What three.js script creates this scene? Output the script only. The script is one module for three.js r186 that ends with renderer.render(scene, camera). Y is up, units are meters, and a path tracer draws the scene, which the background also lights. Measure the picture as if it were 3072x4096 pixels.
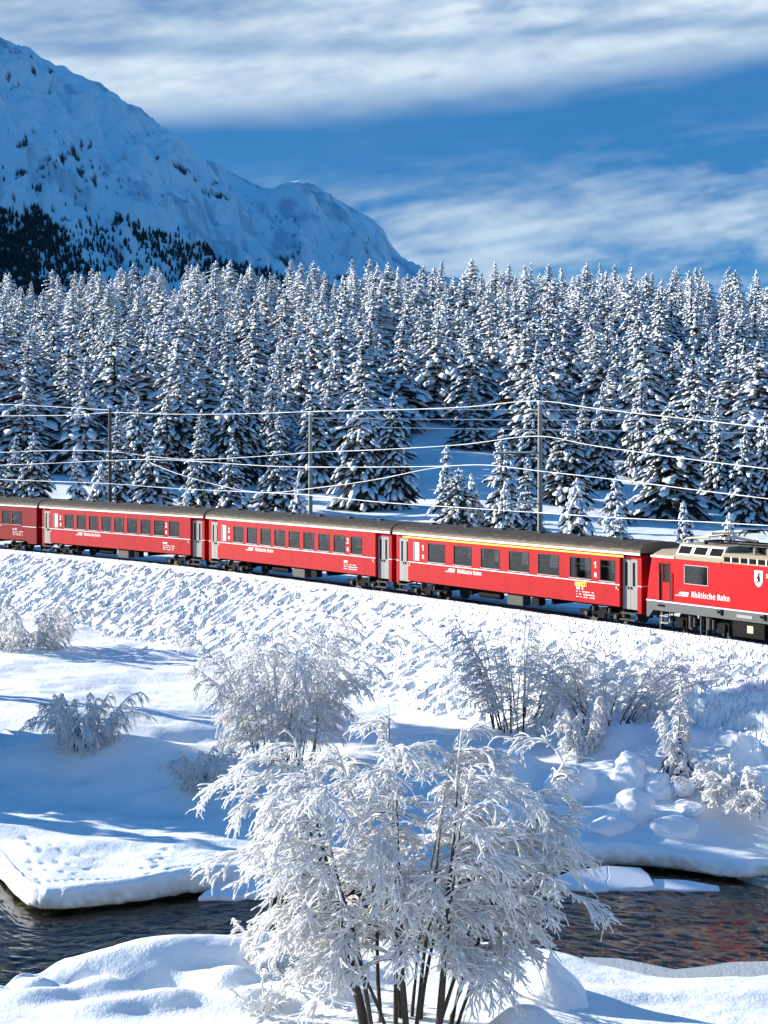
import * as THREE from 'three';
import { mergeGeometries } from 'three/addons/utils/BufferGeometryUtils.js';
import { FontLoader } from 'three/addons/loaders/FontLoader.js';

// ---------------------------------------------------------------- camera, sky, sun, exposure
const scene = new THREE.Scene();
// eye 9 m above the rails, lens level and shifted down so that masts stay vertical
const FPX = 6600, HORIZON = 1700, EYE = 9;
const camera = new THREE.PerspectiveCamera(2 * Math.atan(2396 / FPX) * 180 / Math.PI, 3072 / 4792, 1, 20000);
camera.position.set(0, EYE, 0);
camera.lookAt(0, EYE, -10);
camera.setViewOffset(3072, 4792, 0, 696, 3072, 4096);
const renderer = new THREE.WebGLRenderer({ antialias: true });
renderer.toneMapping = THREE.LinearToneMapping;
const EXPOSURE = 2.4;
renderer.toneMappingExposure = EXPOSURE;
renderer.shadowMap.enabled = true;
const SUN_DIR = new THREE.Vector3(-0.876, 0.285, -0.39).normalize();
const sun = new THREE.DirectionalLight(new THREE.Color(1, 0.95, 0.86), 4.4);
sun.position.copy(SUN_DIR).multiplyScalar(300).add(new THREE.Vector3(0, 0, -90));
sun.target.position.set(0, 0, -90);
sun.castShadow = true;
sun.shadow.mapSize.set(4096, 4096);
Object.assign(sun.shadow.camera, { left: -130, right: 130, top: 130, bottom: -130, near: 1, far: 900 });
scene.add(sun, sun.target);

// ---------------------------------------------------------------- small tools
const rngOf = (a) => () => { a |= 0; a = a + 0x6d2b79f5 | 0; let t = Math.imul(a ^ a >>> 15, 1 | a); t = t + Math.imul(t ^ t >>> 7, 61 | t) ^ t; return ((t ^ t >>> 14) >>> 0) / 4294967296; };
const clamp = (x, a = 0, b = 1) => Math.min(b, Math.max(a, x));
const lerp = (a, b, t) => a + (b - a) * t;
const sstep = (a, b, x) => { const t = clamp((x - a) / (b - a)); return t * t * (3 - 2 * t); };
const hash2 = (x, y) => { let h = Math.imul(x, 374761393) ^ Math.imul(y, 668265263); h = Math.imul(h ^ h >>> 13, 1274126177); return ((h ^ h >>> 16) >>> 0) / 4294967296; };
function noise(x, y) {                                         // value noise, -1..1
  const ix = Math.floor(x), iy = Math.floor(y), fx = x - ix, fy = y - iy, u = fx * fx * fx * (fx * (fx * 6 - 15) + 10), v = fy * fy * fy * (fy * (fy * 6 - 15) + 10);
  return 2 * lerp(lerp(hash2(ix, iy), hash2(ix + 1, iy), u), lerp(hash2(ix, iy + 1), hash2(ix + 1, iy + 1), u), v) - 1;
}
function fbm(x, y, n = 4, g = 0.5) { let s = 0, a = 1, t = 0; for (let i = 0; i < n; i++) { s += a * noise(x, y); t += a; a *= g; const q = x * 1.62 + y * 1.22 + 13.7; y = y * 1.62 - x * 1.22 + 7.1; x = q; } return s / t; }
function piece(list, x) {                                      // smooth piecewise curve through [x, y] pairs
  if (x <= list[0][0]) return list[0][1];
  const n = list.length;
  if (x >= list[n - 1][0]) return list[n - 1][1];
  let i = 0; while (x > list[i + 1][0]) i++;
  const [x0, y0] = list[i], [x1, y1] = list[i + 1], h = x1 - x0, t = (x - x0) / h, s = (y1 - y0) / h;
  const m = (k) => (k <= 0 || k >= n - 1) ? s : (list[k + 1][1] - list[k - 1][1]) / (list[k + 1][0] - list[k - 1][0]);
  const m0 = m(i), m1 = m(i + 1), t2 = t * t, t3 = t2 * t;
  return (2 * t3 - 3 * t2 + 1) * y0 + (t3 - 2 * t2 + t) * h * m0 + (3 * t2 - 2 * t3) * y1 + (t3 - t2) * h * m1;
}
const lin = (list, x) => { if (x <= list[0][0]) return list[0][1]; for (let i = 1; i < list.length; i++) if (x <= list[i][0]) return lerp(list[i - 1][1], list[i][1], (x - list[i - 1][0]) / (list[i][0] - list[i - 1][0])); return list[list.length - 1][1]; };

// ---------------------------------------------------------------- the sky: deep winter blue, one broad bank of high cloud, cirrus below it
{
  const W = 4096, H = 2048, data = new Float32Array(W * H * 4);
  const A = Math.atan2(-1, 0);
  for (let j = 0; j < H; j++) {
    const el = ((j + 0.5) / H - 0.5) * 180;
    for (let i = 0; i < W; i++) {
      let az = (((i + 0.5) / W - 0.5) * 2 * Math.PI - A) * 180 / Math.PI;      // degrees to the right of the view
      az = ((az + 540) % 360) - 180;
      const o = (j * W + i) * 4; data[o + 3] = 1;
      if (el < -1) { data[o] = 0.13 / EXPOSURE * 1.6; data[o + 1] = 0.3 / EXPOSURE * 1.3; data[o + 2] = 0.5 / EXPOSURE * 1.2; continue; }
      const e = Math.max(el, 0);
      const k = Math.exp(-e / 4.4);
      let r = lerp(0.026, 0.13, k), g = lerp(0.185, 0.47, k), b = lerp(0.49, 0.84, k);
      const hi = sstep(18, 60, e);
      r = lerp(r, 0.004, hi); g = lerp(g, 0.172, hi); b = lerp(b, 0.50, hi);
      // cloud coordinates: round the compass on a circle so that nothing jumps
      const detail = e < 32, c = az * 0.11, sx = c + 0.012 * e, sy = (e - 0.1 * az);
      let cloud = 0;
      if (detail) {
        const warp = fbm(az * 0.16 + 3, e * 0.5, 3) * 0.9;
        const fine = 0.75 * fbm(az * 0.5 + warp * 0.8, (e - az * 0.10) * 1.9 + 9, 5, 0.58) + 0.45 * fbm(az * 0.8 + 5 + warp, (e - az * 0.13) * 5.2, 4, 0.6), soft = fbm(az * 0.13 + 20, (e - az * 0.05) * 0.62 + 4 + warp * 0.4, 4);
        const wisp = fbm(az * 0.30 + 41 + warp, (e - az * 0.16) * 1.7, 5, 0.62);
        const edge = 11.25 + 1.9 * Math.sin((az - 2.5) * Math.PI / 60) + soft * 0.75 + fine * 0.3;
        const body = sstep(edge - 0.5, edge + 1.2, e) * (1 - 0.62 * sstep(edge + 1.9, edge + 3.9, e + soft * 0.9));
        const upper = sstep(12.5, 14.5, e) * (0.42 + 0.75 * soft + 0.5 * fine), rift = 0.55 * Math.exp(-(((e - 13.15 - 0.03 * az + 0.5 * soft) / 0.42) ** 2)) * sstep(-0.5, 0.4, fbm(az * 0.12 + 77, 2, 2) + 0.25);
        const veil = fbm(az * 0.07 + 61, (e - az * 0.12) * 0.34, 3), low = (1 - 0.95 * sstep(edge - 4.4, edge - 1.2, e)) * sstep(1.5, 5, e) * clamp(0.25 + 0.42 * veil + 0.5 * wisp + 0.62 * fine + 0.22 * Math.exp(-((e - 6.9) ** 2) / 2.2));
        cloud = clamp(body * (0.82 + 0.42 * fine + 0.3 * soft) * (1 - rift) + clamp(upper) * 0.6 * (1 - body * 0.5) + low * 0.72);
        cloud *= (1 - 0.92 * sstep(14.6, 21, e)) * lerp(0.25, 1, sstep(-0.15, 0.75, Math.cos((az - 8) * Math.PI / 180) - 0.15));
      } else cloud = 0.03 * clamp(0.5 + fbm(az * 0.05, e * 0.1, 2)) * (1 - sstep(55, 80, e));
      r = lerp(r, 0.72, cloud); g = lerp(g, 0.85, cloud); b = lerp(b, 0.96, cloud);
      const sa = Math.acos(clamp(Math.cos(e * Math.PI / 180) * (Math.cos(az * Math.PI / 180) * 0.3766 + Math.sin(az * Math.PI / 180) * -0.846) + Math.sin(e * Math.PI / 180) * 0.2752, -1, 1)) * 180 / Math.PI, glow = 1.1 * Math.exp(-sa / 9) + 0.10 * Math.exp(-sa / 26);
      r += glow * 0.95; g += glow; b += glow * 1.05;
      data[o] = r / EXPOSURE; data[o + 1] = g / EXPOSURE; data[o + 2] = b / EXPOSURE;
    }
  }
  const tex = new THREE.DataTexture(data, W, H, THREE.RGBAFormat, THREE.FloatType);
  tex.mapping = THREE.EquirectangularReflectionMapping; tex.magFilter = THREE.LinearFilter; tex.minFilter = THREE.LinearFilter; tex.needsUpdate = true;
  scene.background = tex; scene.environment = tex;
}

// ---------------------------------------------------------------- names, labels, geometry builders
const taken = new Map();
function numbered(name) { const n = taken.get(name) ?? 0; taken.set(name, n + 1); return n ? name + '_' + String(n).padStart(3, '0') : name; }
function shade(o) { o.castShadow = true; o.receiveShadow = true; return o; }
function tag(o, label, category, group) { o.userData.label = label; o.userData.category = category; if (group) o.userData.group = group; return o; }
function mesh(name, geo, mat, parent) { const m = shade(new THREE.Mesh(geo, mat)); m.name = parent && parent !== scene ? name : numbered(name); (parent ?? scene).add(m); return m; }
function thing(name, label, category, group) { const g = new THREE.Group(); g.name = numbered(name); scene.add(g); if (label) tag(g, label, category, group); return g; }
function struct(name, geo, mat) { const m = mesh(name, geo, mat, scene); m.userData.kind = 'structure'; return m; }
function copyOf(root, label, group) { const c = root.clone(); c.name = numbered(root.name.replace(/_\d{3}$/, '')); scene.add(c); if (label) c.userData = { ...c.userData, label }; if (group) c.userData.group = group; return c; }

class Geo {                                                     // grows one geometry
  constructor() { this.p = []; this.n = []; this.i = []; }
  get empty() { return !this.i.length; }
  build(name, mat, parent) { return mesh(name, this.geometry(), mat, parent); }
  geometry() {
    const g = new THREE.BufferGeometry();
    g.setAttribute('position', new THREE.BufferAttribute(new Float32Array(this.p), 3));
    g.setAttribute('normal', new THREE.BufferAttribute(new Float32Array(this.n), 3));
    g.setIndex(new THREE.BufferAttribute(new Uint32Array(this.i), 1));
    return g;
  }
  // a tube of elliptical section along points [x, y, z]; rx, ry half width and half thickness at each point
  tube(pts, rx, ry, sides, capEnd = true) {
    const n = pts.length, base = this.p.length / 3;
    for (let k = 0; k < n; k++) {
      const a = pts[Math.max(0, k - 1)], b = pts[Math.min(n - 1, k + 1)];
      let tx = b[0] - a[0], ty = b[1] - a[1], tz = b[2] - a[2], l = Math.hypot(tx, ty, tz) || 1; tx /= l; ty /= l; tz /= l;
      let nx, ny, nz;                                           // side = t x up
      if (Math.abs(ty) > 0.97) { nx = 0; ny = tz; nz = -ty; } else { nx = -tz; ny = 0; nz = tx; }
      l = Math.hypot(nx, ny, nz) || 1; nx /= l; ny /= l; nz /= l;
      const bx = ny * tz - nz * ty, by = nz * tx - nx * tz, bz = nx * ty - ny * tx;
      const ra = rx[k], rb = ry ? ry[k] : rx[k];
      for (let s = 0; s < sides; s++) {
        const q = (s + 0.5) / sides * Math.PI * 2, c = Math.cos(q), d = Math.sin(q);
        this.p.push(pts[k][0] + nx * c * ra + bx * d * rb, pts[k][1] + ny * c * ra + by * d * rb, pts[k][2] + nz * c * ra + bz * d * rb);
        const u = c * rb, v = d * ra, w = Math.hypot(u, v) || 1;
        this.n.push((nx * u + bx * v) / w, (ny * u + by * v) / w, (nz * u + bz * v) / w);
      }
      if (k) for (let s = 0; s < sides; s++) {
        const A = base + (k - 1) * sides + s, B = base + (k - 1) * sides + (s + 1) % sides, C = A + sides, D = B + sides;
        this.i.push(A, C, B, B, C, D);
      }
    }
    if (capEnd) { const L = base + (n - 1) * sides; for (let s = 1; s < sides - 1; s++) this.i.push(L, L + s + 1, L + s); for (let s = 1; s < sides - 1; s++) this.i.push(base, base + s, base + s + 1); }
  }
  // a lump of snow lying on something: a rounded cap, longer along (dx, dz), falling by slope along it
  lump(x, y, z, dx, dz, len, wid, hei, slope, rng, sides = 6) {
    const b = this.p.length / 3, rings = sides > 4 ? [[1, -0.35, -0.1], [0.98, 0.15, 0.35], [0.6, 0.75, 0.8]] : [[1, -0.3, 0.05], [0.75, 0.6, 0.6]], last = rings.length - 1;
    for (const [r, h, ny] of rings) for (let s = 0; s < sides; s++) {
      const q = s / sides * 6.2832, j = 0.78 + 0.44 * rng(), cx = Math.cos(q) * len * r * j, cz = Math.sin(q) * wid * r * j;
      this.p.push(x + dx * cx - dz * cz, y + h * hei + slope * cx, z + dz * cx + dx * cz);
      const ax = Math.cos(q) * wid, az = Math.sin(q) * len, m = Math.hypot(ax, az), w = Math.sqrt(1 - ny * ny);
      this.n.push((dx * ax - dz * az) / m * w, ny, (dz * ax + dx * az) / m * w);
    }
    this.p.push(x, y + hei, z); this.n.push(0, 1, 0);
    for (let k = 0; k < last; k++) for (let s = 0; s < sides; s++) { const A = b + k * sides + s, B = b + k * sides + (s + 1) % sides; this.i.push(A, A + sides, B, B, A + sides, B + sides); }
    for (let s = 0; s < sides; s++) this.i.push(b + last * sides + s, b + (last + 1) * sides, b + last * sides + (s + 1) % sides);
  }
}
const box = (w, h, d, x = 0, y = 0, z = 0) => new THREE.BoxGeometry(w, h, d).translate(x, y, z);
const rod = (a, b, r, n = 6) => { const A = new THREE.Vector3(...a), B = new THREE.Vector3(...b), L = A.distanceTo(B), g = new THREE.CylinderGeometry(r, r, L, n); g.applyQuaternion(new THREE.Quaternion().setFromUnitVectors(new THREE.Vector3(0, 1, 0), B.clone().sub(A).normalize())); g.translate(...A.add(B).multiplyScalar(0.5).toArray()); return g; };
const merge = (list) => mergeGeometries(list.map((g) => { const q = g.index ? g.toNonIndexed() : g; for (const k of Object.keys(q.attributes)) if (!['position', 'normal', 'uv'].includes(k)) q.deleteAttribute(k); return q; }));

// ---------------------------------------------------------------- materials
const mat = (r, g, b, rough = 0.8, extra = {}) => new THREE.MeshStandardMaterial({ color: new THREE.Color().setRGB(r, g, b), roughness: rough, ...extra });
function grainTexture(seed, n, scales, lo = 0, hi = 255) {      // tiling grey noise
  const d = new Uint8Array(n * n * 4);
  for (let y = 0; y < n; y++) for (let x = 0; x < n; x++) {
    let v = 0, t = 0;
    for (const [f, a] of scales) {
      const fx = x / n * f, fy = y / n * f, ix = Math.floor(fx), iy = Math.floor(fy), u = fx - ix, w = fy - iy, su = u * u * (3 - 2 * u), sw = w * w * (3 - 2 * w), H = (p, q) => hash2(((p % f) + f) % f + seed * 101 + f * 17, ((q % f) + f) % f + seed * 57);
      v += a * lerp(lerp(H(ix, iy), H(ix + 1, iy), su), lerp(H(ix, iy + 1), H(ix + 1, iy + 1), su), sw); t += a;
    }
    const q = lerp(lo, hi, clamp((v / t - 0.25) / 0.5)); d.set([q, q, q, 255], (y * n + x) * 4);
  }
  const tex = new THREE.DataTexture(d, n, n); tex.wrapS = tex.wrapT = THREE.RepeatWrapping; tex.magFilter = THREE.LinearFilter; tex.needsUpdate = true; return tex;
}
const snowBump = grainTexture(3, 512, [[6, 1], [17, 0.7], [41, 0.55], [97, 0.5], [211, 0.4]]); snowBump.repeat.set(0.3, 0.3);
const M = {
  snow: mat(0.85, 0.885, 0.905, 0.9, { bumpMap: snowBump, bumpScale: 0.016, vertexColors: true }),
  rimSnow: mat(0.88, 0.90, 0.915, 0.9),
  rime: new THREE.MeshPhysicalMaterial({ color: new THREE.Color().setRGB(0.97, 0.97, 0.97), roughness: 1, transmission: 0.5, thickness: 0 }),
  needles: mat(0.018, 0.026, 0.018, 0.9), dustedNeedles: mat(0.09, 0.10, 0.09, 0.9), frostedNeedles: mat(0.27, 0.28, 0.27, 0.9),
  bark: mat(0.045, 0.036, 0.028, 0.9),
  twig: mat(0.03, 0.022, 0.016, 0.9),
};
// ---------------------------------------------------------------- where things are: X to the right, Z metres away from the eye (world z = -Z), pixels of the photograph only to read positions off
const at = (px, py, Z) => [(px - 1536) / FPX * Z, EYE - (py - HORIZON) / FPX * Z, -Z];

// the track: rail top is y = 0; ends of the carriages lie on this line
const TRACK = [[-150, 172.8], [-91, 152.8], [-55, 136.3], [-37.2, 128], [-23.2, 115.95], [-10.05, 102.7], [1.5, 88.15], [12.41, 73.4], [22.2, 59.7], [34, 46], [53, 31], [91, 15]];
const trackCurve = new THREE.CatmullRomCurve3(TRACK.map(([x, z]) => new THREE.Vector3(x, 0, z)), false, 'centripetal');
const TR = trackCurve.getSpacedPoints(260).map((v) => [v.x, v.z]);
function trackAt(X, Z) {                                        // [distance towards the camera side, metres along]
  let best = 1e9, p = 0, s = 0;
  for (let i = 0; i < TR.length - 1; i++) {
    const [ax, az] = TR[i], dx = TR[i + 1][0] - ax, dz = TR[i + 1][1] - az, L = dx * dx + dz * dz, t = clamp(((X - ax) * dx + (Z - az) * dz) / L), qx = X - ax - dx * t, qz = Z - az - dz * t, d = qx * qx + qz * qz;
    if (d < best) { best = d; const l = Math.sqrt(L); p = Math.sqrt(d) * Math.sign((qx * dz - qz * dx) || 1); s = (i + t) * l; }
  }
  return [p, s];
}
const edgeFar = (X) => piece([[-60, 66], [-30, 60], [-20, 57.6], [-13, 54.6], [-11.9, 52.6], [-10.9, 50.9], [-9.5, 50.7], [-7.5, 51.6], [-5.8, 52.4], [-3, 53], [0, 53.4], [4.5, 54.8], [8.6, 55.6], [11.5, 54.2], [13, 54.3], [20, 50], [40, 34]], X) + 0.14 * fbm(X * 0.9, 3.3, 3);
const edgeNear = (X) => piece([[-60, 52], [-30, 46], [-14, 43.0], [-10.2, 42.6], [-8.8, 43.5], [-7.7, 45.0], [-5.1, 45.7], [-3.8, 46.3], [0, 46.6], [4, 46.1], [6, 44.6], [8, 43.6], [10.7, 44.1], [13, 44.5], [20, 40], [40, 26]], X) + 0.1 * fbm(X * 0.8, 8.3, 3);
const WATER = -6;
const PROFILES = [
  [-0.5, [[50, -5.2], [60, -4.9], [75, -3.8], [107, -3.1], [130, -3]]],
  [-0.2327, [[50.5, -5.3], [54.6, -5.2], [58, -4.95], [63, -4.75], [66, -4.15], [70, -3.9], [80, -3.55], [107, -3.2], [130, -3]]],
  [-0.11, [[50.5, -5.25], [56, -4.95], [61, -4.7], [65, -4.25], [80, -3.65], [100, -3.3], [130, -3.2]]],
  [0, [[52, -5.3], [57, -5.0], [62, -4.7], [65, -4.3], [75, -3.8], [90, -3.4], [130, -3.2]]],
  [0.09, [[54, -5.45], [58, -4.95], [62, -4.4], [68, -3.7], [78, -3.3], [95, -3]]],
  [0.16, [[54, -5.55], [57.5, -5.0], [59.5, -4.6], [63, -3.4], [68, -2.9], [75, -2.6], [95, -2.4]]],
  [0.2327, [[54, -5.6], [57.5, -4.9], [59.5, -4.0], [63, -2.5], [66, -2.0], [80, -1.7]]],
  [0.5, [[40, -5.5], [55, -4.6], [63, -2.3], [80, -1.6]]],
];
// drifts and hollows of the banks: [X, Z, radius across, radius in depth, height]
const DRIFTS = [
  [-12.5, 66.5, 3.2, 1.6, 0.5], [-9.5, 65.2, 2.6, 1.2, 0.42], [-6.4, 63.6, 2.2, 1.1, 0.35], [-11.2, 61.2, 2.1, 1.2, -0.28], [-7.6, 60, 2.4, 1.1, -0.25], [-3.8, 60.5, 2, 1, 0.2],
  [-13, 72, 4, 2, 0.22], [-7.4, 74, 2.2, 1.2, -0.2], [-6.0, 70.5, 1.6, 0.8, -0.3], [-8.3, 69.5, 1.4, 0.8, -0.22], [1.4, 67, 1.8, 1.2, 0.35], [-1.0, 70, 2, 1.2, -0.2],
  [4.6, 62.4, 1.5, 1.0, 0.75], [3.0, 60.8, 1.2, 0.8, 0.35], [6.2, 60.4, 1.2, 0.9, -0.3], [5, 58.6, 1.7, 0.7, 0.32], [8.2, 58.6, 1.3, 0.6, 0.25], [10.5, 58, 2.2, 0.8, 0.12],
  [11.6, 62.6, 1.4, 0.9, 0.35], [13.2, 61.4, 1.2, 0.8, 0.3], [9.2, 64.6, 1.6, 0.9, 0.3], [12, 65.6, 1.6, 0.8, 0.25],
];
function farGround(X, Z) {
  const u = X / Z; let i = 0; while (i < PROFILES.length - 2 && u > PROFILES[i + 1][0]) i++;
  const [u0, a] = PROFILES[i], [u1, b] = PROFILES[i + 1], t = sstep(0, 1, (u - u0) / (u1 - u0));
  let y = lerp(piece(a, Z), piece(b, Z), t);
  for (const [x, z, rx, rz, h] of DRIFTS) { const q = ((X - x) / rx) ** 2 + ((Z - z) / rz) ** 2; if (q < 7) y += 1.5 * h * Math.exp(-q); }
  const w = sstep(0.2, 2.5, Z - edgeFar(X));
  y += w * (0.24 * fbm(X * 0.26, Z * 0.42, 3) + 0.035 * fbm(X * 0.9 + 5, Z * 1.8, 3));
  const rough = sstep(0.155, 0.19, u) * sstep(57.5, 59.5, Z);      // the rough slope under the locomotive
  if (rough > 0) y += rough * (0.16 * fbm(X * 1.3, Z * 1.7, 4, 0.6) + 0.1 * Math.max(0, noise(X * 2.6, Z * 3)));
  return y;
}
const backGround = (X, Z) => piece([[40, -0.8], [80, -0.7], [110, -0.35], [128, 0], [142, 0.5], [165, 2.6], [195, 6.4], [225, 11.2], [260, 17.0], [300, 23.8], [340, 29.6], [380, 32.5], [450, 30], [600, 14], [900, -20], [2600, -60], [6000, -60]], Z + 6 * fbm(X * 0.02, Z * 0.013, 2))
  + 0.22 * fbm(X * 0.15, Z * 0.15, 3) + 0.05 * fbm(X * 0.7, Z * 0.7, 2) - 2.2 * sstep(-20, -75, X) * sstep(180, 320, Z) - 1.8 * sstep(25, 75, X) * sstep(180, 320, Z);
function ground(X, Z) {
  const [p] = trackAt(X, Z);
  const t = sstep(1.5, -4.5, p);
  return lerp(t < 1 ? farGround(X, Z) : 0, t > 0 ? backGround(X, Z) : 0, t);
}
const embank = (p, s = 0) => p < 0 ? lerp(-0.3, -0.05, sstep(-1.35, -1.9, p)) - 0.12 * sstep(-2.6, -3.4, p) : lerp(-0.3, 0.2, sstep(1.3, 1.75, p)) - 0.6 * Math.max(0, p - 2.0);
const surface = (X, Z) => { const [p, s] = trackAt(X, Z); return (p > -3 && p < 14) ? Math.max(ground(X, Z), embank(p, s)) : ground(X, Z); };
const NEARDRIFTS = [
  [-8.2, 43.3, 1.15, 0.85, 0.34], [-6.2, 43.9, 1.3, 1.0, 0.42], [-4.2, 44.4, 1.4, 1.0, 0.40], [-2.4, 44.9, 1.0, 0.9, 0.35], [-5.6, 42.0, 1.0, 0.5, -0.34], [-7.0, 41.7, 1.2, 0.6, 0.26], [-4.0, 42.2, 1.2, 0.6, 0.30], [-2.3, 42.4, 0.9, 0.5, -0.25],
  [-9.6, 42.6, 0.5, 0.35, 0.28], [-8.9, 42.1, 0.55, 0.35, 0.24], [-9.9, 41.5, 0.7, 0.4, 0.22], [-8.6, 41.0, 0.9, 0.45, 0.22], [-7.6, 42.35, 0.35, 0.22, -0.3], [-5.2, 40.6, 1.2, 0.5, 0.28], [-3.2, 40.4, 0.9, 0.45, 0.3], [-2.6, 41.4, 0.7, 0.35, 0.18], [-6.8, 40.0, 1, 0.5, 0.2],
  [-1.4, 41.2, 0.8, 0.5, 0.25], [-0.6, 42.6, 0.8, 0.5, 0.2], [3.3, 38.4, 0.8, 0.5, 0.42], [5.6, 41.6, 1.5, 0.6, 0.1], [8.5, 42, 1.6, 0.8, 0.08],
];
function nearGround(X, Z) {
  let y = lin([[-40, -2], [0, 6.6], [12, 2.4], [22, -2.6], [30, -4.6], [36, -5.0], [41, -5.25], [46, -5.42]], Z);
  y -= 0.18 * sstep(3, 7, X) * sstep(34, 40, Z) + 0.22 * sstep(-6.8, -8.6, X) * sstep(40.5, 42.5, Z);
  for (const [x, z, rx, rz, h] of NEARDRIFTS) { const q = ((X - x) / rx) ** 2 + ((Z - z) / rz) ** 2; if (q < 7) y += 1.45 * h * Math.exp(-(q ** 1.25)); }
  return y + 0.07 * fbm(X * 0.4, Z * 0.6, 3) + 0.012 * fbm(X * 2.4, Z * 3, 2);
}

// ---------------------------------------------------------------- ground sheets
function sheet(rows, cols, fn) {                                // fn(row, column) -> [X, y, Z, r, g, b]
  const P = new Float32Array(rows * cols * 3), C = new Float32Array(rows * cols * 3), U = new Float32Array(rows * cols * 2), I = new Uint32Array((rows - 1) * (cols - 1) * 6);
  let k = 0;
  for (let r = 0; r < rows; r++) for (let c = 0; c < cols; c++) {
    const [x, y, z, a = 1, b = 1, d = 1, u = x, v = z] = fn(r, c), o = r * cols + c;
    P.set([x, y, -z], o * 3); C.set([a, b, d], o * 3); U.set([u, v], o * 2);
    if (r && c) { I.set([o - cols - 1, o - cols, o - 1, o - cols, o, o - 1], k); k += 6; }
  }
  const g = new THREE.BufferGeometry();
  g.setAttribute('position', new THREE.BufferAttribute(P, 3)); g.setAttribute('color', new THREE.BufferAttribute(C, 3)); g.setAttribute('uv', new THREE.BufferAttribute(U, 2)); g.setIndex(new THREE.BufferAttribute(I, 1));
  g.computeVertexNormals();
  return g;
}
const spread = (c, inner, outer, half, far) => {                // columns: even inside +-half, stretching out to +-far
  const q = c - outer; if (q < 0) return -half - (far - half) * (-q / outer) ** 2; if (q > inner) return half + (far - half) * ((q - inner) / outer) ** 2; return -half + 2 * half * q / inner;
};
// animal tracks on the left bank and a few on the right
const PRINTS = [];
{
  const r = rngOf(5), line = (a, b, n, wob, size) => { for (let i = 0; i < n; i++) { const t = i / (n - 1); PRINTS.push([lerp(a[0], b[0], t) + (r() - 0.5) * wob, lerp(a[1], b[1], t) + (r() - 0.5) * wob * 2, size * (0.8 + 0.4 * r())]); } };
  const P = (px, py, C) => { const Z = C * FPX / (py - HORIZON); return [(px - 1536) / FPX * Z, Z]; };
  line(P(0, 3415, 14.0), P(195, 3530, 14.15), 9, 0.12, 0.085);
  line(P(200, 3505, 14.1), P(620, 3490, 14.1), 14, 0.05, 0.06); line(P(680, 3465, 14.1), P(960, 3440, 14.1), 12, 0.05, 0.06);
  for (const [x, y] of [[120, 3380], [160, 3400], [205, 3382], [245, 3400], [120, 3425], [170, 3432], [230, 3430], [280, 3438], [130, 3455], [190, 3462], [255, 3470], [320, 3412], [300, 3475], [100, 3350], [280, 3380], [350, 3450], [575, 3455], [610, 3432], [630, 3450], [650, 3475], [600, 3480], [680, 3465], [640, 3410], [665, 3395]]) PRINTS.push([...P(x, y, 14.05), 0.085]);
  line(P(660, 3405, 14), P(600, 3480, 14.1), 5, 0.1, 0.09);
}
const dirtOf = (f) => [lerp(1, 0.36, f), lerp(1, 0.33, f), lerp(1, 0.29, f)];
{
  const inner = 430, outer = 26, cols = inner + 2 * outer + 1, lip = 13, rows = lip + 330;
  struct('snowy_ground', sheet(rows, cols, (r, c) => {
    const j = r - lip, v = j < 0 ? 0 : j / (rows - lip - 1), g = 0.3 * v + 0.7 * v * v, Zn = lerp(55, 134, g);
    const X = spread(c, inner, outer, 0.255 * Math.max(Zn, 56) + 2.2, 300), E = edgeFar(X);
    if (j < 0) {
      const top = farGround(X, E + 0.55) + 0.02, T = top - WATER, jag = 0.07 * noise(X * 5, r * 0.9) + 0.10 * fbm(X * 2.2, r * 0.35, 3) + 0.03 * noise(X * 11, r * 2);
      const q = [[1.3, -0.5], [0.75, -0.12], [0.6, 0.02], [0.42, 0.10], [0.16, 0.12], [0.04, 0.2], [0.0, 0.36], [0.02, 0.55], [0.07, 0.72], [0.15, 0.85], [0.25, 0.93], [0.36, 0.975], [0.47, 1]][r];
      const soil = clamp((r < 5 ? 1 : r < 9 ? 0.8 - 0.17 * (r - 5) : 0) * (0.6 + 0.6 * fbm(X * 3, r, 3) + 0.25 * noise(X * 9, r * 2)));
      return [X, WATER + q[1] * T, E + q[0] + (r > 1 && r < 10 ? jag : 0), ...dirtOf(soil)];
    }
    const Z = lerp(E + 0.6, 134, g);
    let y = ground(X, Z);
    if (Z < 62 && X < 6) for (const [x, z, s] of PRINTS) { const d = (((X - x) * 0.75) ** 2 + ((Z - z) * 1.1) ** 2) / (s * s); if (d < 6) y -= 0.075 * Math.exp(-d); }
    return [X, y, Z];
  }), M.snow);
  const rows2 = 190;
  struct('snowy_hillside', sheet(rows2, 240, (r, c) => {
    const v = r / (rows2 - 1), Z = 133.6 + 300 * v + 5500 * v ** 6, X = spread(c, 200, 19, 0.27 * Z + 5, 1500 + Z);
    const w = sstep(370, 480, Z); return [X, ground(X, Z) - (r ? 0 : 0.02), Z, lerp(1, 0.05, w), lerp(1, 0.06, w), lerp(1, 0.05, w)];
  }), M.snow);
  const rows3 = 150;
  struct('near_snow_bank', sheet(rows3, 360, (r, c) => {
    const X = spread(c, 320, 20, 13.5, 200), E = edgeNear(X), top = nearGround(X, E - 0.5), T = top - WATER;
    if (r < 9) { const q = [[-0.9, -0.6], [-0.35, -0.2], [-0.18, 0.05], [-0.04, 0.25], [0, 0.45], [-0.05, 0.65], [-0.16, 0.82], [-0.3, 0.93], [-0.42, 0.98]][r]; return [X, WATER + q[1] * T, E + q[0] + (r > 1 && r < 7 ? 0.06 * noise(X * 4, r) : 0), ...dirtOf(r < 4 ? 0.5 * clamp(0.5 + fbm(X * 3, r, 2)) : 0)]; }
    const v = (r - 9) / (rows3 - 10), Z = E - 0.5 - (7.5 * v + 60 * v ** 5);
    return [X, nearGround(X, Z), Z];
  }), M.snow);
}
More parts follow.
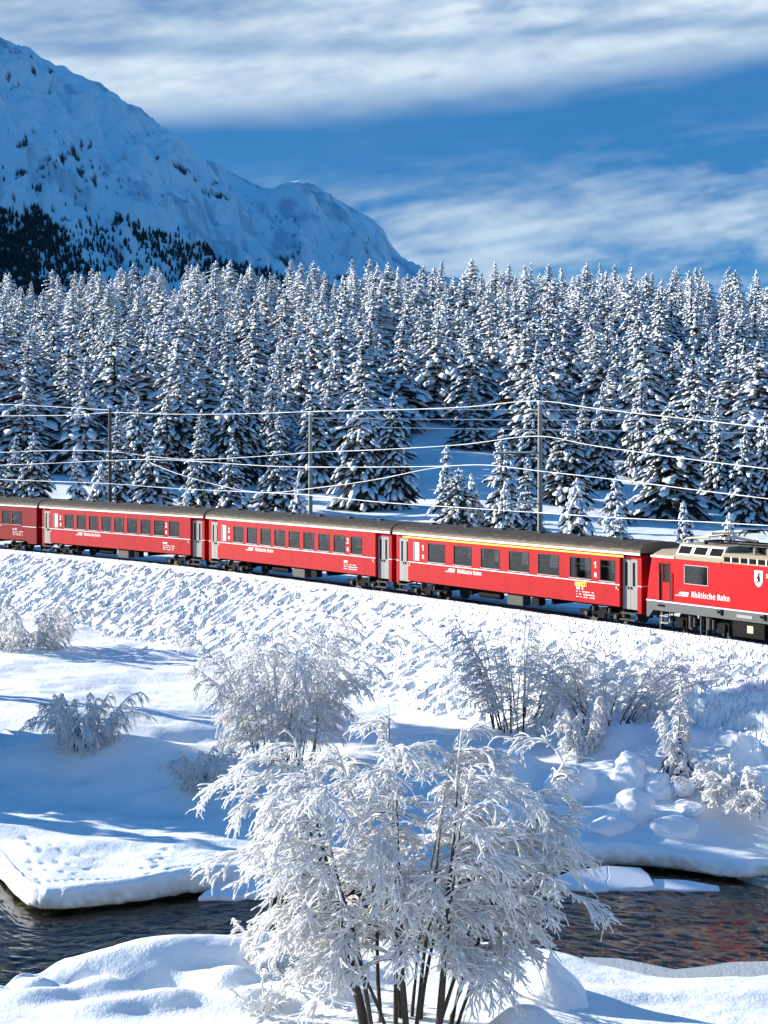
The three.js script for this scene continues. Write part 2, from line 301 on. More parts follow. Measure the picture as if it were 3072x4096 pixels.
// ---------------------------------------------------------------- railway embankment, ballast, rails
{
  const len = trackCurve.getLength(), ns = 1400, np = 96, S = (k) => k < 60 ? lerp(10, 78, k / 60) : k > 1350 ? lerp(205, 300, (k - 1350) / 49) : lerp(78, 205, (k - 60) / 1290), S0 = 10, S1 = 300;
  const pt = (s) => { const t = clamp(s / len, 0, 1), v = trackCurve.getPointAt(t), d = trackCurve.getTangentAt(t); return [v.x, v.z, d.x, d.z]; };
  globalThis.trackPoint = (s, p) => { const [x, z, dx, dz] = pt(s); return [x + dz * p, z - dx * p]; };
  const cells = (x, y, k) => {                                  // rounded clods: how far inside the nearest one, 0..1
    const ix = Math.floor(x), iy = Math.floor(y); let m = 0;
    for (let i = -1; i < 2; i++) for (let j = -1; j < 2; j++) { const cx = ix + i, cy = iy + j, a = cx + 0.15 + 0.7 * hash2(cx * 3 + k, cy), b = cy + 0.15 + 0.7 * hash2(cx, cy * 5 + k), R = 0.3 + 0.55 * hash2(cx + 7 * k, cy + 3), d = Math.hypot(x - a, y - b) / R; if (d < 1) m = Math.max(m, R * Math.sqrt(1 - d * d)); }
    return m;
  };
  globalThis.cells = cells;
  const pits = (x, y, k, share) => {
    const ix = Math.floor(x), iy = Math.floor(y); let m = 0;
    for (let i = -1; i < 2; i++) for (let j = -1; j < 2; j++) { const cx = ix + i, cy = iy + j; if (hash2(cx + 11 * k, cy - 5) > share) continue; const a = cx + 0.1 + 0.8 * hash2(cx * 3 + k, cy), b = cy + 0.1 + 0.8 * hash2(cx, cy * 5 + k), R = 0.32 + 0.42 * hash2(cx + 7 * k, cy + 3), d = ((x - a) ** 2 + (y - b) ** 2) / (R * R); if (d < 1) m = Math.max(m, R * (1 - d) ** 0.8); }
    return m;
  };
  const clod = (s, p) => {
    const w = sstep(2.05, 2.6, p), dense = clamp(0.30 + 0.35 * sstep(2.2, 5.5, p) + 0.5 * fbm(s * 0.07, p * 0.2 + 3, 3) + 0.22 * sstep(118, 140, s) * (1 - sstep(168, 182, s)), 0.12, 0.9), a = s + 0.2 * noise(s * 1.9, p * 1.7) + 0.25 * p, b = p + 0.2 * noise(s * 1.8 + 30, p * 1.9);
    return w * (0.09 * fbm(s * 0.8, p * 0.9, 3, 0.5) + 0.05 * cells(a * 3.1, b * 2.7, 1) - 0.62 * pits(a * 3.3, b * 2.5, 1, dense * 0.7)) + (1 - w) * 0.02 * noise(s * 2, p * 3);
  };
  const P = Array.from({ length: np }, (_, i) => i < 14 ? lerp(-3.5, 1.3, i / 14) : lerp(1.3, 11.5, ((i - 14) / (np - 15)) ** 1.08));
  const emb = sheet(np, ns, (r, c) => {
    const s = S(c), p = P[r], [X, Z] = trackPoint(s, p), soil = (Math.abs(p) < 1.45 ? 0.95 : 0);
    let y = embank(p, s) + clod(s, p) * (p > 0 ? 1 : 0);
    if (p > 0) { y -= 2.5 * sstep(4.5, 7.5, p) * sstep(7.5, 11, X); const q = farGround(X, Z); y = Math.max(y, q - 0.5); }
    return [X, y, Z, ...dirtOf(soil).map((v) => v * (soil ? 0.35 : 1)), s, p];
  });
  // small pits between the clods of ploughed snow, stretched down the slope
  const n0 = 1024, metres = 5, H = new Float32Array(n0 * n0).fill(1), rp = rngOf(404);
  for (let k = 0; k < 1150; k++) {
    const cx = rp() * n0, cy = rp() * n0, R = (0.028 + 0.06 * rp() ** 1.8) * n0 / metres, st = 1.1 + 0.8 * rp(), dep = 0.45 + 0.55 * rp(), sk = 0.35 + 0.3 * rp();
    for (let y = -Math.ceil(R * st); y <= R * st; y++) for (let x = -Math.ceil(R * 2); x <= R * 2; x++) { const q = Math.hypot((x - sk * y) / R, y / (R * st)); if (q < 1) { const i = ((((cy + y) | 0) % n0 + n0) % n0) * n0 + ((((cx + x) | 0) % n0 + n0) % n0); H[i] = Math.min(H[i], 1 - dep * (R / (0.12 * n0 / metres)) ** 0.5 * (1 - q * q)); } }
  }
  const hd = new Uint8Array(n0 * n0 * 4); for (let i = 0; i < n0 * n0; i++) { const q = 255 * clamp(H[i]); hd[i * 4] = hd[i * 4 + 1] = hd[i * 4 + 2] = q; hd[i * 4 + 3] = 255; }
  const pitMap = new THREE.DataTexture(hd, n0, n0); pitMap.wrapS = pitMap.wrapT = THREE.RepeatWrapping; pitMap.magFilter = THREE.LinearFilter; pitMap.repeat.set(1 / metres, 1 / metres); pitMap.needsUpdate = true;
  struct('railway_embankment', emb, mat(0.85, 0.885, 0.905, 0.9, { bumpMap: pitMap, bumpScale: 0.12, vertexColors: true }));
  const iron = mat(0.06, 0.05, 0.045, 0.5, { metalness: 0.6 });
  for (const side of [-0.5, 0.5]) { const g = new Geo(), pts = []; for (let i = 0; i <= 150; i++) { const [x, z] = trackPoint(lerp(S0, S1, i / 150), side); pts.push([x, -0.07, -z]); } g.tube(pts, pts.map(() => 0.045), pts.map(() => 0.07), 4); const m = g.build('rail', iron, scene); m.userData.kind = 'structure'; }
  // chunks of thrown snow lying on the embankment and at its foot
  const chunk = new THREE.IcosahedronGeometry(1, 1), a = chunk.attributes.position, rr = rngOf(77), seen = new Map();
  for (let i = 0; i < a.count; i++) { const key = [a.getX(i), a.getY(i), a.getZ(i)].map((v) => v.toFixed(3)).join(); if (!seen.has(key)) seen.set(key, 0.72 + 0.5 * rr()); const f = seen.get(key); a.setXYZ(i, a.getX(i) * f, a.getY(i) * f * 0.75, a.getZ(i) * f); }
  chunk.computeVertexNormals();
  const n = 2600, inst = new THREE.InstancedMesh(chunk, M.rimSnow, n), m4 = new THREE.Matrix4(), q = new THREE.Quaternion(), r = rngOf(9), e = new THREE.Euler();
  for (let i = 0; i < n; i++) {
    const s = lerp(70, 215, r()), p = 2.3 + 6.4 * Math.pow(r(), 0.9) + (r() < 0.12 ? 2.2 * r() : 0), [X, Z] = trackPoint(s, p), k = 0.035 + 0.1 * r() ** 3;
    const y = Math.max(embank(p) + clod(s, p), farGround(X, Z));
    e.set(r() * 6, r() * 6, r() * 6); q.setFromEuler(e);
    m4.compose(new THREE.Vector3(X, y + k * 0.3, -Z), q, new THREE.Vector3(k * (0.8 + 0.6 * r()), k, k * (0.8 + 0.5 * r()))); inst.setMatrixAt(i, m4);
  }
  inst.name = 'snow_clods'; inst.userData.kind = 'stuff'; tag(inst, 'small chunks of ploughed snow scattered over the railway embankment', 'snow chunks'); inst.castShadow = inst.receiveShadow = true; scene.add(inst);
}
// ---------------------------------------------------------------- river
{
  const rip = (X, Z) => 0.028 * fbm(X * 1.3 + 0.4 * Z, Z * 2.0, 4, 0.62) + 0.03 * fbm(X * 3.4 + 0.8 * Z, Z * 4.4, 3, 0.62) + 0.03 * Math.max(0, fbm(X * 0.7 + 9, Z * 1.1, 2)) * noise(X * 4, Z * 9);
  const water = new THREE.MeshPhysicalMaterial({ color: new THREE.Color().setRGB(0.9, 0.93, 0.9), roughness: 0.08, transmission: 1, thickness: 1, ior: 1.33, specularIntensity: 0.08, attenuationColor: new THREE.Color().setRGB(0.30, 0.27, 0.13), attenuationDistance: 0.6 });
  struct('river_water', sheet(160, 330, (r, c) => { const X = spread(c, 281, 24, 15, 90), Z = lerp(edgeNear(X) - 0.9, edgeFar(X) + 1.2, r / 159); return [X, WATER + rip(X, Z), Z]; }), water);
  const bedTone = grainTexture(12, 256, [[4, 1], [11, 0.8], [29, 0.7], [67, 0.6]], 70, 255); bedTone.repeat.set(0.25, 0.25);
  struct('river_bed', sheet(120, 200, (r, c) => { const X = spread(c, 170, 15, 16, 90), Z = lerp(edgeNear(X) - 1.2, edgeFar(X) + 1.6, r / 119), t = fbm(X * 0.35, Z * 0.5, 3), g = 0.8 + 0.5 * t; return [X, WATER - 0.34 + 0.1 * fbm(X * 0.8, Z, 3), Z, g, g * 0.97, g * 0.8]; }), mat(0.20, 0.18, 0.125, 0.9, { map: bedTone, vertexColors: true }));
  const st = new THREE.IcosahedronGeometry(1, 1), a = st.attributes.position; for (let i = 0; i < a.count; i++) { const f = 0.85 + 0.3 * hash2(Math.round(a.getX(i) * 99), Math.round(a.getY(i) * 99) + Math.round(a.getZ(i) * 37)); a.setXYZ(i, a.getX(i) * f, a.getY(i) * f * 0.6, a.getZ(i) * f); } st.computeVertexNormals();
  const n = 2600, inst = new THREE.InstancedMesh(st, mat(0.8, 0.8, 0.8, 0.6), n), m4 = new THREE.Matrix4(), q = new THREE.Quaternion(), r = rngOf(31), col = new THREE.Color();
  for (let i = 0; i < n; i++) {
    const X = lerp(-17, 17, r()), Z = lerp(edgeNear(X) - 0.5, edgeFar(X) + 0.4, r()), k = 0.06 + 0.2 * r() ** 2.5, t = r(), rust = X > 8.5 && Z < 47.6 && r() < 0.1;
    q.setFromAxisAngle(new THREE.Vector3(0, 1, 0), r() * 6); m4.compose(new THREE.Vector3(X, WATER - 0.33 + k * 0.3, -Z), q, new THREE.Vector3(k * (0.8 + 0.8 * r()), k, k)); inst.setMatrixAt(i, m4);
    if (rust) col.setRGB(0.16, 0.075, 0.035); else if (t < 0.18) col.setRGB(0.24, 0.23, 0.09); else { const g = 0.04 + 0.26 * r() ** 2.2; col.setRGB(g, g * 0.92, g * 0.72); } inst.setColorAt(i, col);
  }
  inst.name = 'river_stones'; inst.userData.kind = 'stuff'; tag(inst, 'brown and rust stones under the dark river water', 'river stones'); inst.castShadow = inst.receiveShadow = true; scene.add(inst);
  // plates of ice and snow hanging on the far bank, grey ice on the near one
  const plate = (pts, Y, th, k = 0, Z0 = 53.2) => {
    const sh = new THREE.Shape(pts.map(([px, py]) => { const Z = (EYE - Y + k * Z0) / ((py - HORIZON) / FPX + k); return new THREE.Vector2((px - 1536) / FPX * Z, -Z); })), g = new THREE.ExtrudeGeometry(sh, { depth: th, bevelEnabled: true, bevelSize: 0.04, bevelThickness: 0.03, bevelSegments: 2, steps: 1 });
    g.rotateX(Math.PI / 2); const p = g.attributes.position; for (let i = 0; i < p.count; i++) p.setY(i, Y + p.getY(i) + k * (-p.getZ(i) - Z0)); g.computeVertexNormals(); return g;
  };
  const ice = mat(0.8, 0.85, 0.92, 0.7), grey = mat(0.42, 0.47, 0.49, 0.35, { bumpMap: snowBump, bumpScale: 0.02 });
  const lab = (m, l) => tag(m, l, 'ice plate');
  lab(mesh('ice_plate', plate([[2190, 3528], [2240, 3505], [2300, 3488], [2425, 3468], [2430, 3510], [2420, 3530], [2434, 3552], [2400, 3560], [2366, 3563], [2330, 3552], [2290, 3549], [2240, 3538]], -5.88, 0.1, 0.42), ice), 'snow covered ice plate left of the crack below the right river bank');
  lab(mesh('ice_plate', plate([[2434, 3468], [2560, 3476], [2590, 3500], [2604, 3522], [2616, 3545], [2570, 3552], [2520, 3550], [2480, 3556], [2444, 3553], [2430, 3532], [2438, 3510]], -5.88, 0.1, 0.42), ice), 'middle ice plate right of the crack below the right river bank');
  lab(mesh('ice_plate', plate([[2618, 3520], [2740, 3525], [2870, 3548], [2874, 3560], [2720, 3560], [2618, 3552]], -5.93, 0.07, 0.35), ice), 'thin pointed ice plate reaching furthest along the right bank');
  lab(mesh('ice_plate', plate([[800, 3590], [822, 3570], [852, 3556], [880, 3528], [925, 3505], [960, 3488], [1080, 3470], [1090, 3574], [1040, 3584], [990, 3580], [940, 3588], [870, 3584]], -5.9, 0.1, 0.42, 52), ice), 'blue shaded ice plate under the left bank beside the big tree');
  lab(mesh('ice_plate', plate([[2340, 3832], [2480, 3838], [2600, 3862], [2698, 3882], [2800, 3872], [2930, 3852], [3110, 3848], [3110, 3990], [2800, 4000], [2500, 3980], [2300, 3930]], -5.965, 0.06), grey), 'grey bare ice sheet between the water and the near snow bank');
  globalThis.plateOf = plate;
}
// ---------------------------------------------------------------- the mountain, in the shade of its own ridge
{
  const Zr = 5000, RIDGE = [[-2600, -400], [-900, 15], [-400, 60], [0, 157], [100, 200], [185, 241], [290, 300], [370, 361], [480, 454], [570, 493], [640, 505], [722, 565], [790, 640], [842, 676], [905, 680], [980, 715], [1093, 752], [1150, 732], [1204, 722], [1260, 735], [1296, 759], [1350, 800], [1407, 833], [1450, 850], [1500, 880], [1530, 915], [1556, 963], [1590, 1010], [1630, 1050], [1720, 1110], [1900, 1190], [2400, 1330], [3200, 1500], [6000, 1650]];
  const ridgeY = (X) => EYE - (piece(RIDGE, X / Zr * FPX + 1536) - HORIZON) * Zr / FPX;
  // the front spur that comes down from the left across the second hump
  const SPUR = [[-2600, -500], [0, 157], [722, 565], [842, 690], [960, 800], [1100, 900], [1250, 985], [1400, 1050], [1600, 1120], [2200, 1350], [3200, 1600], [6000, 1700]];
  const Zs = 4550, spurY = (X) => EYE - (piece(SPUR, X / Zs * FPX + 1536) - HORIZON) * Zs / FPX;
  const rough = (X, Z) => 60 * fbm(X * 0.0032 + 5, Z * 0.0026, 5, 0.52) + 62 * Math.abs(fbm(X * 0.007 + Z * 0.003, Z * 0.0042 - X * 0.002, 4, 0.5)) + 26 * fbm(X * 0.022 - Z * 0.008, Z * 0.012, 5, 0.58);
  globalThis.mountainY = (X, Z) => {
    const k = (Z, y, zr, w, back) => { const d = zr - Z; return d >= 0 ? -60 + (y + 60) * (1 - sstep(0, w, d) * 0.6 - 0.4 * clamp(d / w)) : y + d * back; };
    const R = ridgeY(X), S = spurY(X), w = 2000;
    const a = k(Z, R, Zr, w, 0.5), b = k(Z, S, Zs, w - 150, 0.42), d = Math.min(1, Math.abs(Zr - Z) / 260);
    const h = Math.max(a, b) + 14 * Math.exp(-(((a - b) / 40) ** 2));
    return h + rough(X, Z) * sstep(-50, 120, h) * lerp(0.1, 1, d) * (Z > Zs - 200 && Math.abs(Zs - Z) < 200 && b > a ? lerp(0.5, 1, Math.abs(Zs - Z) / 200) : 1);
  };
  const rocky = (X, Z) => { const a = fbm(X * 0.045, Z * 0.026 + 3, 4, 0.68), b = fbm(X * 0.0035 + 8.5, Z * 0.003 + 1, 3); return sstep(0.40, 0.45, a * 0.95 + 0.55 * b); };
  const rows = 360, cols = 600;
  struct('mountain', sheet(rows, cols, (r, c) => {
    const Z = lerp(2750, 5400, (r / (rows - 1)) ** 1.0), X = c < 60 ? lerp(-5200, -1450, c / 60) : c < 100 || c <= 560 ? lerp(-1450, 500, (c - 60) / 500) : lerp(500, 5200, (c - 560) / 39), y = mountainY(X, Z), k = rocky(X, Z) * sstep(60, 220, y);
    const thin = 0.75 * sstep(0.05, 0.5, fbm(X * 0.016 + Z * 0.006, Z * 0.005 - X * 0.003, 4, 0.6) + 0.3 * fbm(X * 0.05, Z * 0.03, 2)) * sstep(60, 200, y); return [X, y - k * 5, Z, lerp(lerp(1, 0.5, thin), 0.09, k), lerp(lerp(1, 0.56, thin), 0.085, k), lerp(lerp(1, 0.64, thin), 0.085, k)];
  }), mat(0.93, 0.94, 0.95, 1, { vertexColors: true }));
}
// ---------------------------------------------------------------- the train
const PAINT = { red: mat(0.42, 0.008, 0.013, 0.38), deepRed: mat(0.27, 0.008, 0.012, 0.4), locoRed: mat(0.56, 0.006, 0.012, 0.34), white: mat(0.78, 0.77, 0.74, 0.5), cream: mat(0.36, 0.29, 0.195, 0.75), door: mat(0.24, 0.24, 0.23, 0.5), grey: mat(0.065, 0.075, 0.078, 0.6), black: new THREE.MeshPhysicalMaterial({ color: new THREE.Color().setRGB(0.006, 0.006, 0.007), roughness: 0.8, specularIntensity: 0.2 }), dark: new THREE.MeshPhysicalMaterial({ color: new THREE.Color().setRGB(0.012, 0.011, 0.011), roughness: 0.85, specularIntensity: 0.25 }), iron: mat(0.05, 0.047, 0.045, 0.7), yellow: mat(0.85, 0.52, 0.02, 0.5), alu: mat(0.5, 0.5, 0.5, 0.35, { metalness: 0.8 }), frost: mat(0.75, 0.82, 0.84, 0.6), seat: mat(0.06, 0.05, 0.07, 0.9), inner: mat(0.35, 0.33, 0.3, 0.8), tan: mat(0.6, 0.5, 0.33, 0.6), rubber: mat(0.014, 0.014, 0.015, 0.85), lamp: mat(0.7, 0.55, 0.4, 0.4), cabWall: mat(0.6, 0.6, 0.56, 0.8), blue: mat(0.05, 0.12, 0.4, 0.6) };
const glass = new THREE.MeshPhysicalMaterial({ color: new THREE.Color().setRGB(0.52, 0.55, 0.54), roughness: 0.03, transmission: 1, thickness: 0, ior: 1.5 });
function soiledPaint(base, seed) {                              // faint streaks and dust on the paint
  const n = 256, d = new Uint8Array(n * n * 4);
  for (let y = 0; y < n; y++) for (let x = 0; x < n; x++) { const v = 0.93 + 0.10 * fbm(x * 0.09 + seed, y * 0.012, 3) + 0.05 * fbm(x * 0.03, y * 0.05 + seed, 3); const q = clamp(v) * 255; d.set([q, clamp(v * 0.99) * 255, clamp(v * 0.98) * 255, 255], (y * n + x) * 4); }
  const t = new THREE.DataTexture(d, n, n); t.wrapS = t.wrapT = THREE.RepeatWrapping; t.magFilter = THREE.LinearFilter; t.repeat.set(0.2, 0.3); t.needsUpdate = true;
  return Object.assign(base.clone(), { map: t });
}
for (const k of ['red', 'deepRed', 'locoRed']) { const p = PAINT[k]; PAINT[k] = soiledPaint(new THREE.MeshPhysicalMaterial({ color: p.color, roughness: 0.5, specularIntensity: 0.22 }), k.length * 7); }
{ // roof: dusty cream at the eaves, brown soot and old frost on top, across the corrugations
  const n = 512, d = new Uint8Array(n * n * 4);
  for (let y = 0; y < n; y++) for (let x = 0; x < n; x++) {
    const v = y / n, s = 1 - Math.abs(v - 0.5) * 2, f = fbm(x * 0.05, y * 0.02, 4, 0.6), w = fbm(x * 0.022 + 30, y * 0.09, 4, 0.6), soot = sstep(0.05, 0.2, s + 0.10 * f), chalk = sstep(0.12, 0.4, w + 0.15 * f) * 0.75;
    const c = [0.24, 0.175, 0.105].map((a, i) => lerp(a, lerp([0.016, 0.011, 0.007][i], [0.075, 0.057, 0.04][i], chalk), soot) * (0.92 + 0.2 * f));
    d.set([...c.map((q) => 255 * Math.pow(clamp(q), 1 / 2.2)), 255], (y * n + x) * 4);
  }
  const t = new THREE.DataTexture(d, n, n); t.colorSpace = THREE.SRGBColorSpace; t.wrapS = t.wrapT = THREE.RepeatWrapping; t.magFilter = THREE.LinearFilter; t.needsUpdate = true; t.repeat.set(0.14, 1);
  PAINT.roof = mat(1, 1, 1, 0.85, { map: t });
}
const font = await new FontLoader().loadAsync('fonts/droid/droid_sans_bold.typeface.json');
function text(str, size, x, y, z, squeeze = 1) { const g = new THREE.ShapeGeometry(font.generateShapes(str, size), 3); g.scale(squeeze, 1, 1); g.translate(x, y, z); return g; }
const quad = (pts, z) => { const g = new THREE.ShapeGeometry(new THREE.Shape(pts.map(([x, y]) => new THREE.Vector2(x, y)))); g.translate(0, 0, z); return g; };
const emblem = (x, y, z, h) => merge([0, 1, 2].flatMap((k) => [quad([[x + h * (0.1 + 0.35 * k * 0.3), y + h * 0.36 * k], [x + h * (3.0 + 0.12 * k), y + h * 0.36 * k], [x + h * (3.05 + 0.12 * k), y + h * (0.36 * k + 0.2)], [x + h * (0.6 + 0.5 * k * 0.5), y + h * (0.36 * k + 0.2)]], z)]).concat([quad([[x - h * 0.9, y], [x + h * 0.5, y], [x + h * 0.9, y + h * 0.2], [x - h * 0.3, y + h * 0.2]], z), quad([[x + h * 2.8, y], [x + h * 3.05, y], [x + h * 3.35, y + h * 0.92], [x + h * 3.1, y + h * 0.92]], z)]));
function holed(outline, holes, depth) { const s = new THREE.Shape(outline.map(([x, y]) => new THREE.Vector2(x, y))); for (const [x0, x1, y0, y1] of holes) { const r = Math.min(0.07, (x1 - x0) / 4), p = new THREE.Path(); p.moveTo(x0 + r, y0); p.lineTo(x0, y0 + r); p.lineTo(x0, y1 - r); p.lineTo(x0 + r, y1); p.lineTo(x1 - r, y1); p.lineTo(x1, y1 - r); p.lineTo(x1, y0 + r); p.lineTo(x1 - r, y0); p.closePath(); s.holes.push(p); } return new THREE.ExtrudeGeometry(s, { depth, bevelEnabled: false }); }
function paneFrame(x0, x1, y0, y1, w, z, d) { return merge([box(x1 - x0, w, d, (x0 + x1) / 2, y0 + w / 2, z), box(x1 - x0, w, d, (x0 + x1) / 2, y1 - w / 2, z), box(w, y1 - y0 - 2 * w, d, x0 + w / 2, (y0 + y1) / 2, z), box(w, y1 - y0 - 2 * w, d, x1 - w / 2, (y0 + y1) / 2, z)]); }
function addWindow(parent, x0, x1, y0, y1, zOut, side, pane = glass, frame = PAINT.alu) {
  const f = mesh('window', paneFrame(x0, x1, y0, y1, 0.028, side * (zOut - 0.012), 0.05), frame, parent);
  mesh('pane', box(x1 - x0 - 0.05, y1 - y0 - 0.05, 0.012, (x0 + x1) / 2, (y0 + y1) / 2, side * (zOut - 0.026)), pane, f);
  return f;
}
const EAVE = 3.24, FLOOR = 0.88, HW = 1.325;
function roofShell(x0, x1, half, eave, rise, uv = true) {
  const n = 22, nx = Math.round((x1 - x0) / 0.32), P = [], N = [], U = [], I = [];
  for (let i = 0; i <= nx; i++) for (let k = 0; k <= n; k++) {
    const t = k / n * Math.PI, c = Math.cos(t), s = Math.sin(t), z = half * Math.sign(c) * Math.abs(c) ** 0.72, y = eave + rise * s ** 0.82;
    P.push(lerp(x0, x1, i / nx), y + (i % 2 ? 0.012 * s : 0), z); U.push(lerp(x0, x1, i / nx), k / n);
    if (i && k) { const a = (i - 1) * (n + 1) + k - 1, b = a + 1, c2 = i * (n + 1) + k - 1, d = c2 + 1; I.push(a, c2, b, b, c2, d); }
  }
  for (const e of [0, nx]) { const o = P.length / 3; for (let k = 0; k <= n; k++) { P.push(...P.slice((e * (n + 1) + k) * 3, (e * (n + 1) + k) * 3 + 3)); U.push(0, 0.02); } P.push(lerp(x0, x1, e / nx), eave, 0); U.push(0, 0.02); for (let k = 0; k < n; k++) e ? I.push(o + k, o + n + 1, o + k + 1) : I.push(o + k, o + k + 1, o + n + 1); }
  const g = new THREE.BufferGeometry(); g.setAttribute('position', new THREE.Float32BufferAttribute(P, 3)); g.setAttribute('uv', new THREE.Float32BufferAttribute(U, 2)); g.setIndex(I); g.computeVertexNormals(); return g;
}
function bogie(parent, x) {
  const b = mesh('bogie', merge([box(3.0, 0.16, 0.12, x, 0.46, 0.98), box(3.0, 0.16, 0.12, x, 0.46, -0.98), box(0.5, 0.3, 2.0, x, 0.52, 0), box(0.3, 0.34, 0.2, x - 0.95, 0.36, 1.0), box(0.3, 0.34, 0.2, x + 0.95, 0.36, 1.0), box(0.46, 0.22, 0.16, x, 0.36, 1.02), box(0.3, 0.34, 0.2, x - 0.95, 0.36, -1.0), box(0.3, 0.34, 0.2, x + 0.95, 0.36, -1.0)]), PAINT.dark, parent);
  for (const dx of [-0.95, 0.95]) for (const s of [-1, 1]) mesh('wheel', new THREE.CylinderGeometry(0.36, 0.36, 0.12, 20).rotateX(Math.PI / 2).translate(x + dx, 0.36, s * 0.6), PAINT.iron, b);
  for (const dx of [-0.95, 0.95]) { mesh('axle_box', new THREE.CylinderGeometry(0.1, 0.1, 0.1, 10).rotateX(Math.PI / 2).translate(x + dx, 0.38, 1.12), PAINT.iron, b); mesh('spring', new THREE.CylinderGeometry(0.07, 0.07, 0.2, 8).translate(x + dx * 0.55, 0.62, 1.06), PAINT.iron, b); }
}
function coach(label, kind) {
  const g = thing('railway_carriage', label, 'train carriage', 'red carriages of the train');
  const first = kind === 'first', lug = kind === 'luggage', paint = lug ? PAINT.deepRed : PAINT.red, E = lug ? 9.0 : 7.8;
  const Y0 = 1.97, Y1 = 2.92, H = first ? [[-6.1, -4.72], [-4.0, -2.6], [-1.86, -0.46], [0.25, 1.7], [2.36, 3.8], [4.55, 5.95], [6.55, 7.5]] : lug ? [[-6.6, -5.2], [-4.3, -2.9], [-2, -0.6], [0.3, 1.7], [2.6, 4.0], [5.05, 5.95], [6.2, 7.3]] : [[-6.02, -4.98], [-4.58, -3.54], [-3.14, -2.1], [-1.70, -0.66], [-0.26, 0.78], [1.18, 2.22], [2.62, 3.66], [4.06, 5.10], [5.62, 6.62]];
  const toilet = [-7.3, -6.82];
  const all = lug ? H : [toilet, ...H], holes = all.map(([a, b]) => [a, b, Y0, Y1]);
  const outline = lug ? [[-E, 0.68], [-8.1, 0.68], [-7.8, FLOOR], [7.8, FLOOR], [8.1, 0.68], [E, 0.68], [E, EAVE], [-E, EAVE]] : [[-E, FLOOR], [E, FLOOR], [E, EAVE], [-E, EAVE]];
  for (const s of [1, -1]) mesh('body_side', holed(outline, holes, 0.06).translate(0, 0, s > 0 ? HW - 0.06 : -HW), paint, g);
  all.forEach(([a, b], k) => { for (const s of [1, -1]) { const w = addWindow(g, a, b, Y0, Y1, HW, s, !lug && k === 0 ? PAINT.frost : glass, !lug && k === 0 ? PAINT.alu : PAINT.rubber); if (s > 0 && (lug || k)) mesh('sill', box(b - a + 0.06, 0.03, 0.03, (a + b) / 2, Y0 - 0.02, HW + 0.012), PAINT.alu, w); if (s > 0 && (lug || k)) mesh('glazing_bar', box(b - a - 0.05, 0.022, 0.02, (a + b) / 2, Y1 - 0.3, HW - 0.02), PAINT.rubber, w); } });
  mesh('roof', roofShell(-9.1, 9.1, HW + 0.03, EAVE + 0.1, 0.46), PAINT.roof, g);
  for (const s of [1, -1]) mesh('gutter', box(18.16, 0.10, 0.05, 0, EAVE + 0.05, s * (HW + 0.015)), PAINT.white, g);
  mesh('roof_ribs', merge(Array.from({ length: 14 }, (_, k) => new THREE.TorusGeometry(1, 0.012, 4, 16, Math.PI).scale(HW * 0.8, 0.12, 1).rotateY(Math.PI / 2).translate(-8.4 + k * 1.29, EAVE + 0.455, 0))), PAINT.dark, g);
  for (let k = 0; k < 6; k++) mesh('roof_vent', merge([new THREE.CylinderGeometry(0.14, 0.17, 0.1, 10).translate(-7 + k * 2.8, EAVE + 0.58, 0.25), new THREE.CylinderGeometry(0.19, 0.19, 0.03, 10).translate(-7 + k * 2.8, EAVE + 0.64, 0.25)]), PAINT.iron, g);
  mesh('floor', box(17.9, 0.12, 2.2, 0, FLOOR + 0.08, 0), PAINT.dark, g);
  mesh('interior_ceiling', box(15.4, 0.03, 2.4, 0, EAVE - 0.03, 0), PAINT.inner, g);
  const pitch = first ? 2.12 : 1.44;
  for (let x = -5.4; x < 5.8; x += pitch) for (const s of [-1, 1]) mesh('seat', merge([box(0.12, 0.75, 0.95, x - pitch / 2, 1.75, s * 0.72), box(0.95, 0.12, 0.95, x - pitch / 2, 1.36, s * 0.72)]), PAINT.seat, g);
  for (const e of [-1, 1]) {
    const X0 = e * E, X1 = e * 9.0;
    if (!lug) {
      mesh('return_wall', box(0.05, EAVE - FLOOR, 2 * HW - 0.13, X0 - e * 0.03, (EAVE + FLOOR) / 2, 0), paint, g);
      for (const s of [1, -1]) {
        const z = s * 1.14;
        mesh('end_post', box(0.22, EAVE - 0.66, 0.06, e * 8.89, (EAVE + 0.66) / 2, z), paint, g);
        mesh('lintel', box(0.98, 0.2, 0.06, e * 8.29, EAVE - 0.1, z), paint, g);
        const d = mesh('door', merge([box(0.44, 2.24, 0.04, e * 8.06, 1.92, z), box(0.44, 2.24, 0.04, e * 8.525, 1.92, z), box(0.03, 2.24, 0.05, e * 8.29, 1.92, z)]), PAINT.door, g);
        for (const dx of [8.06, 8.525]) mesh('door_window', box(0.15, 1.05, 0.05, e * dx, 2.36, z), PAINT.black, d);
        mesh('handle', merge([box(0.03, 0.12, 0.05, e * 8.2, 1.75, z + s * 0.03), box(0.03, 0.12, 0.05, e * 8.38, 1.75, z + s * 0.03)]), PAINT.black, d);
        mesh('step', merge([box(0.95, 0.05, 0.3, e * 8.29, 0.62, z), box(0.95, 0.05, 0.3, e * 8.29, 0.34, z + s * 0.06), box(0.04, 0.4, 0.04, e * 7.86, 0.5, z), box(0.04, 0.4, 0.04, e * 8.72, 0.5, z)]), PAINT.iron, g);
        if (s > 0) mesh('stripe', merge([box(0.25, 0.04, 0.012, e * 8.89, 1.86, z + 0.034)]), PAINT.white, g);
        if (s > 0) mesh('door_lamp', merge([box(0.09, 0.1, 0.03, e * 7.62, 1.72, HW + 0.014), box(0.05, 0.06, 0.03, e * 7.72, 1.64, HW + 0.014)]), PAINT.lamp, g);
      }
    }
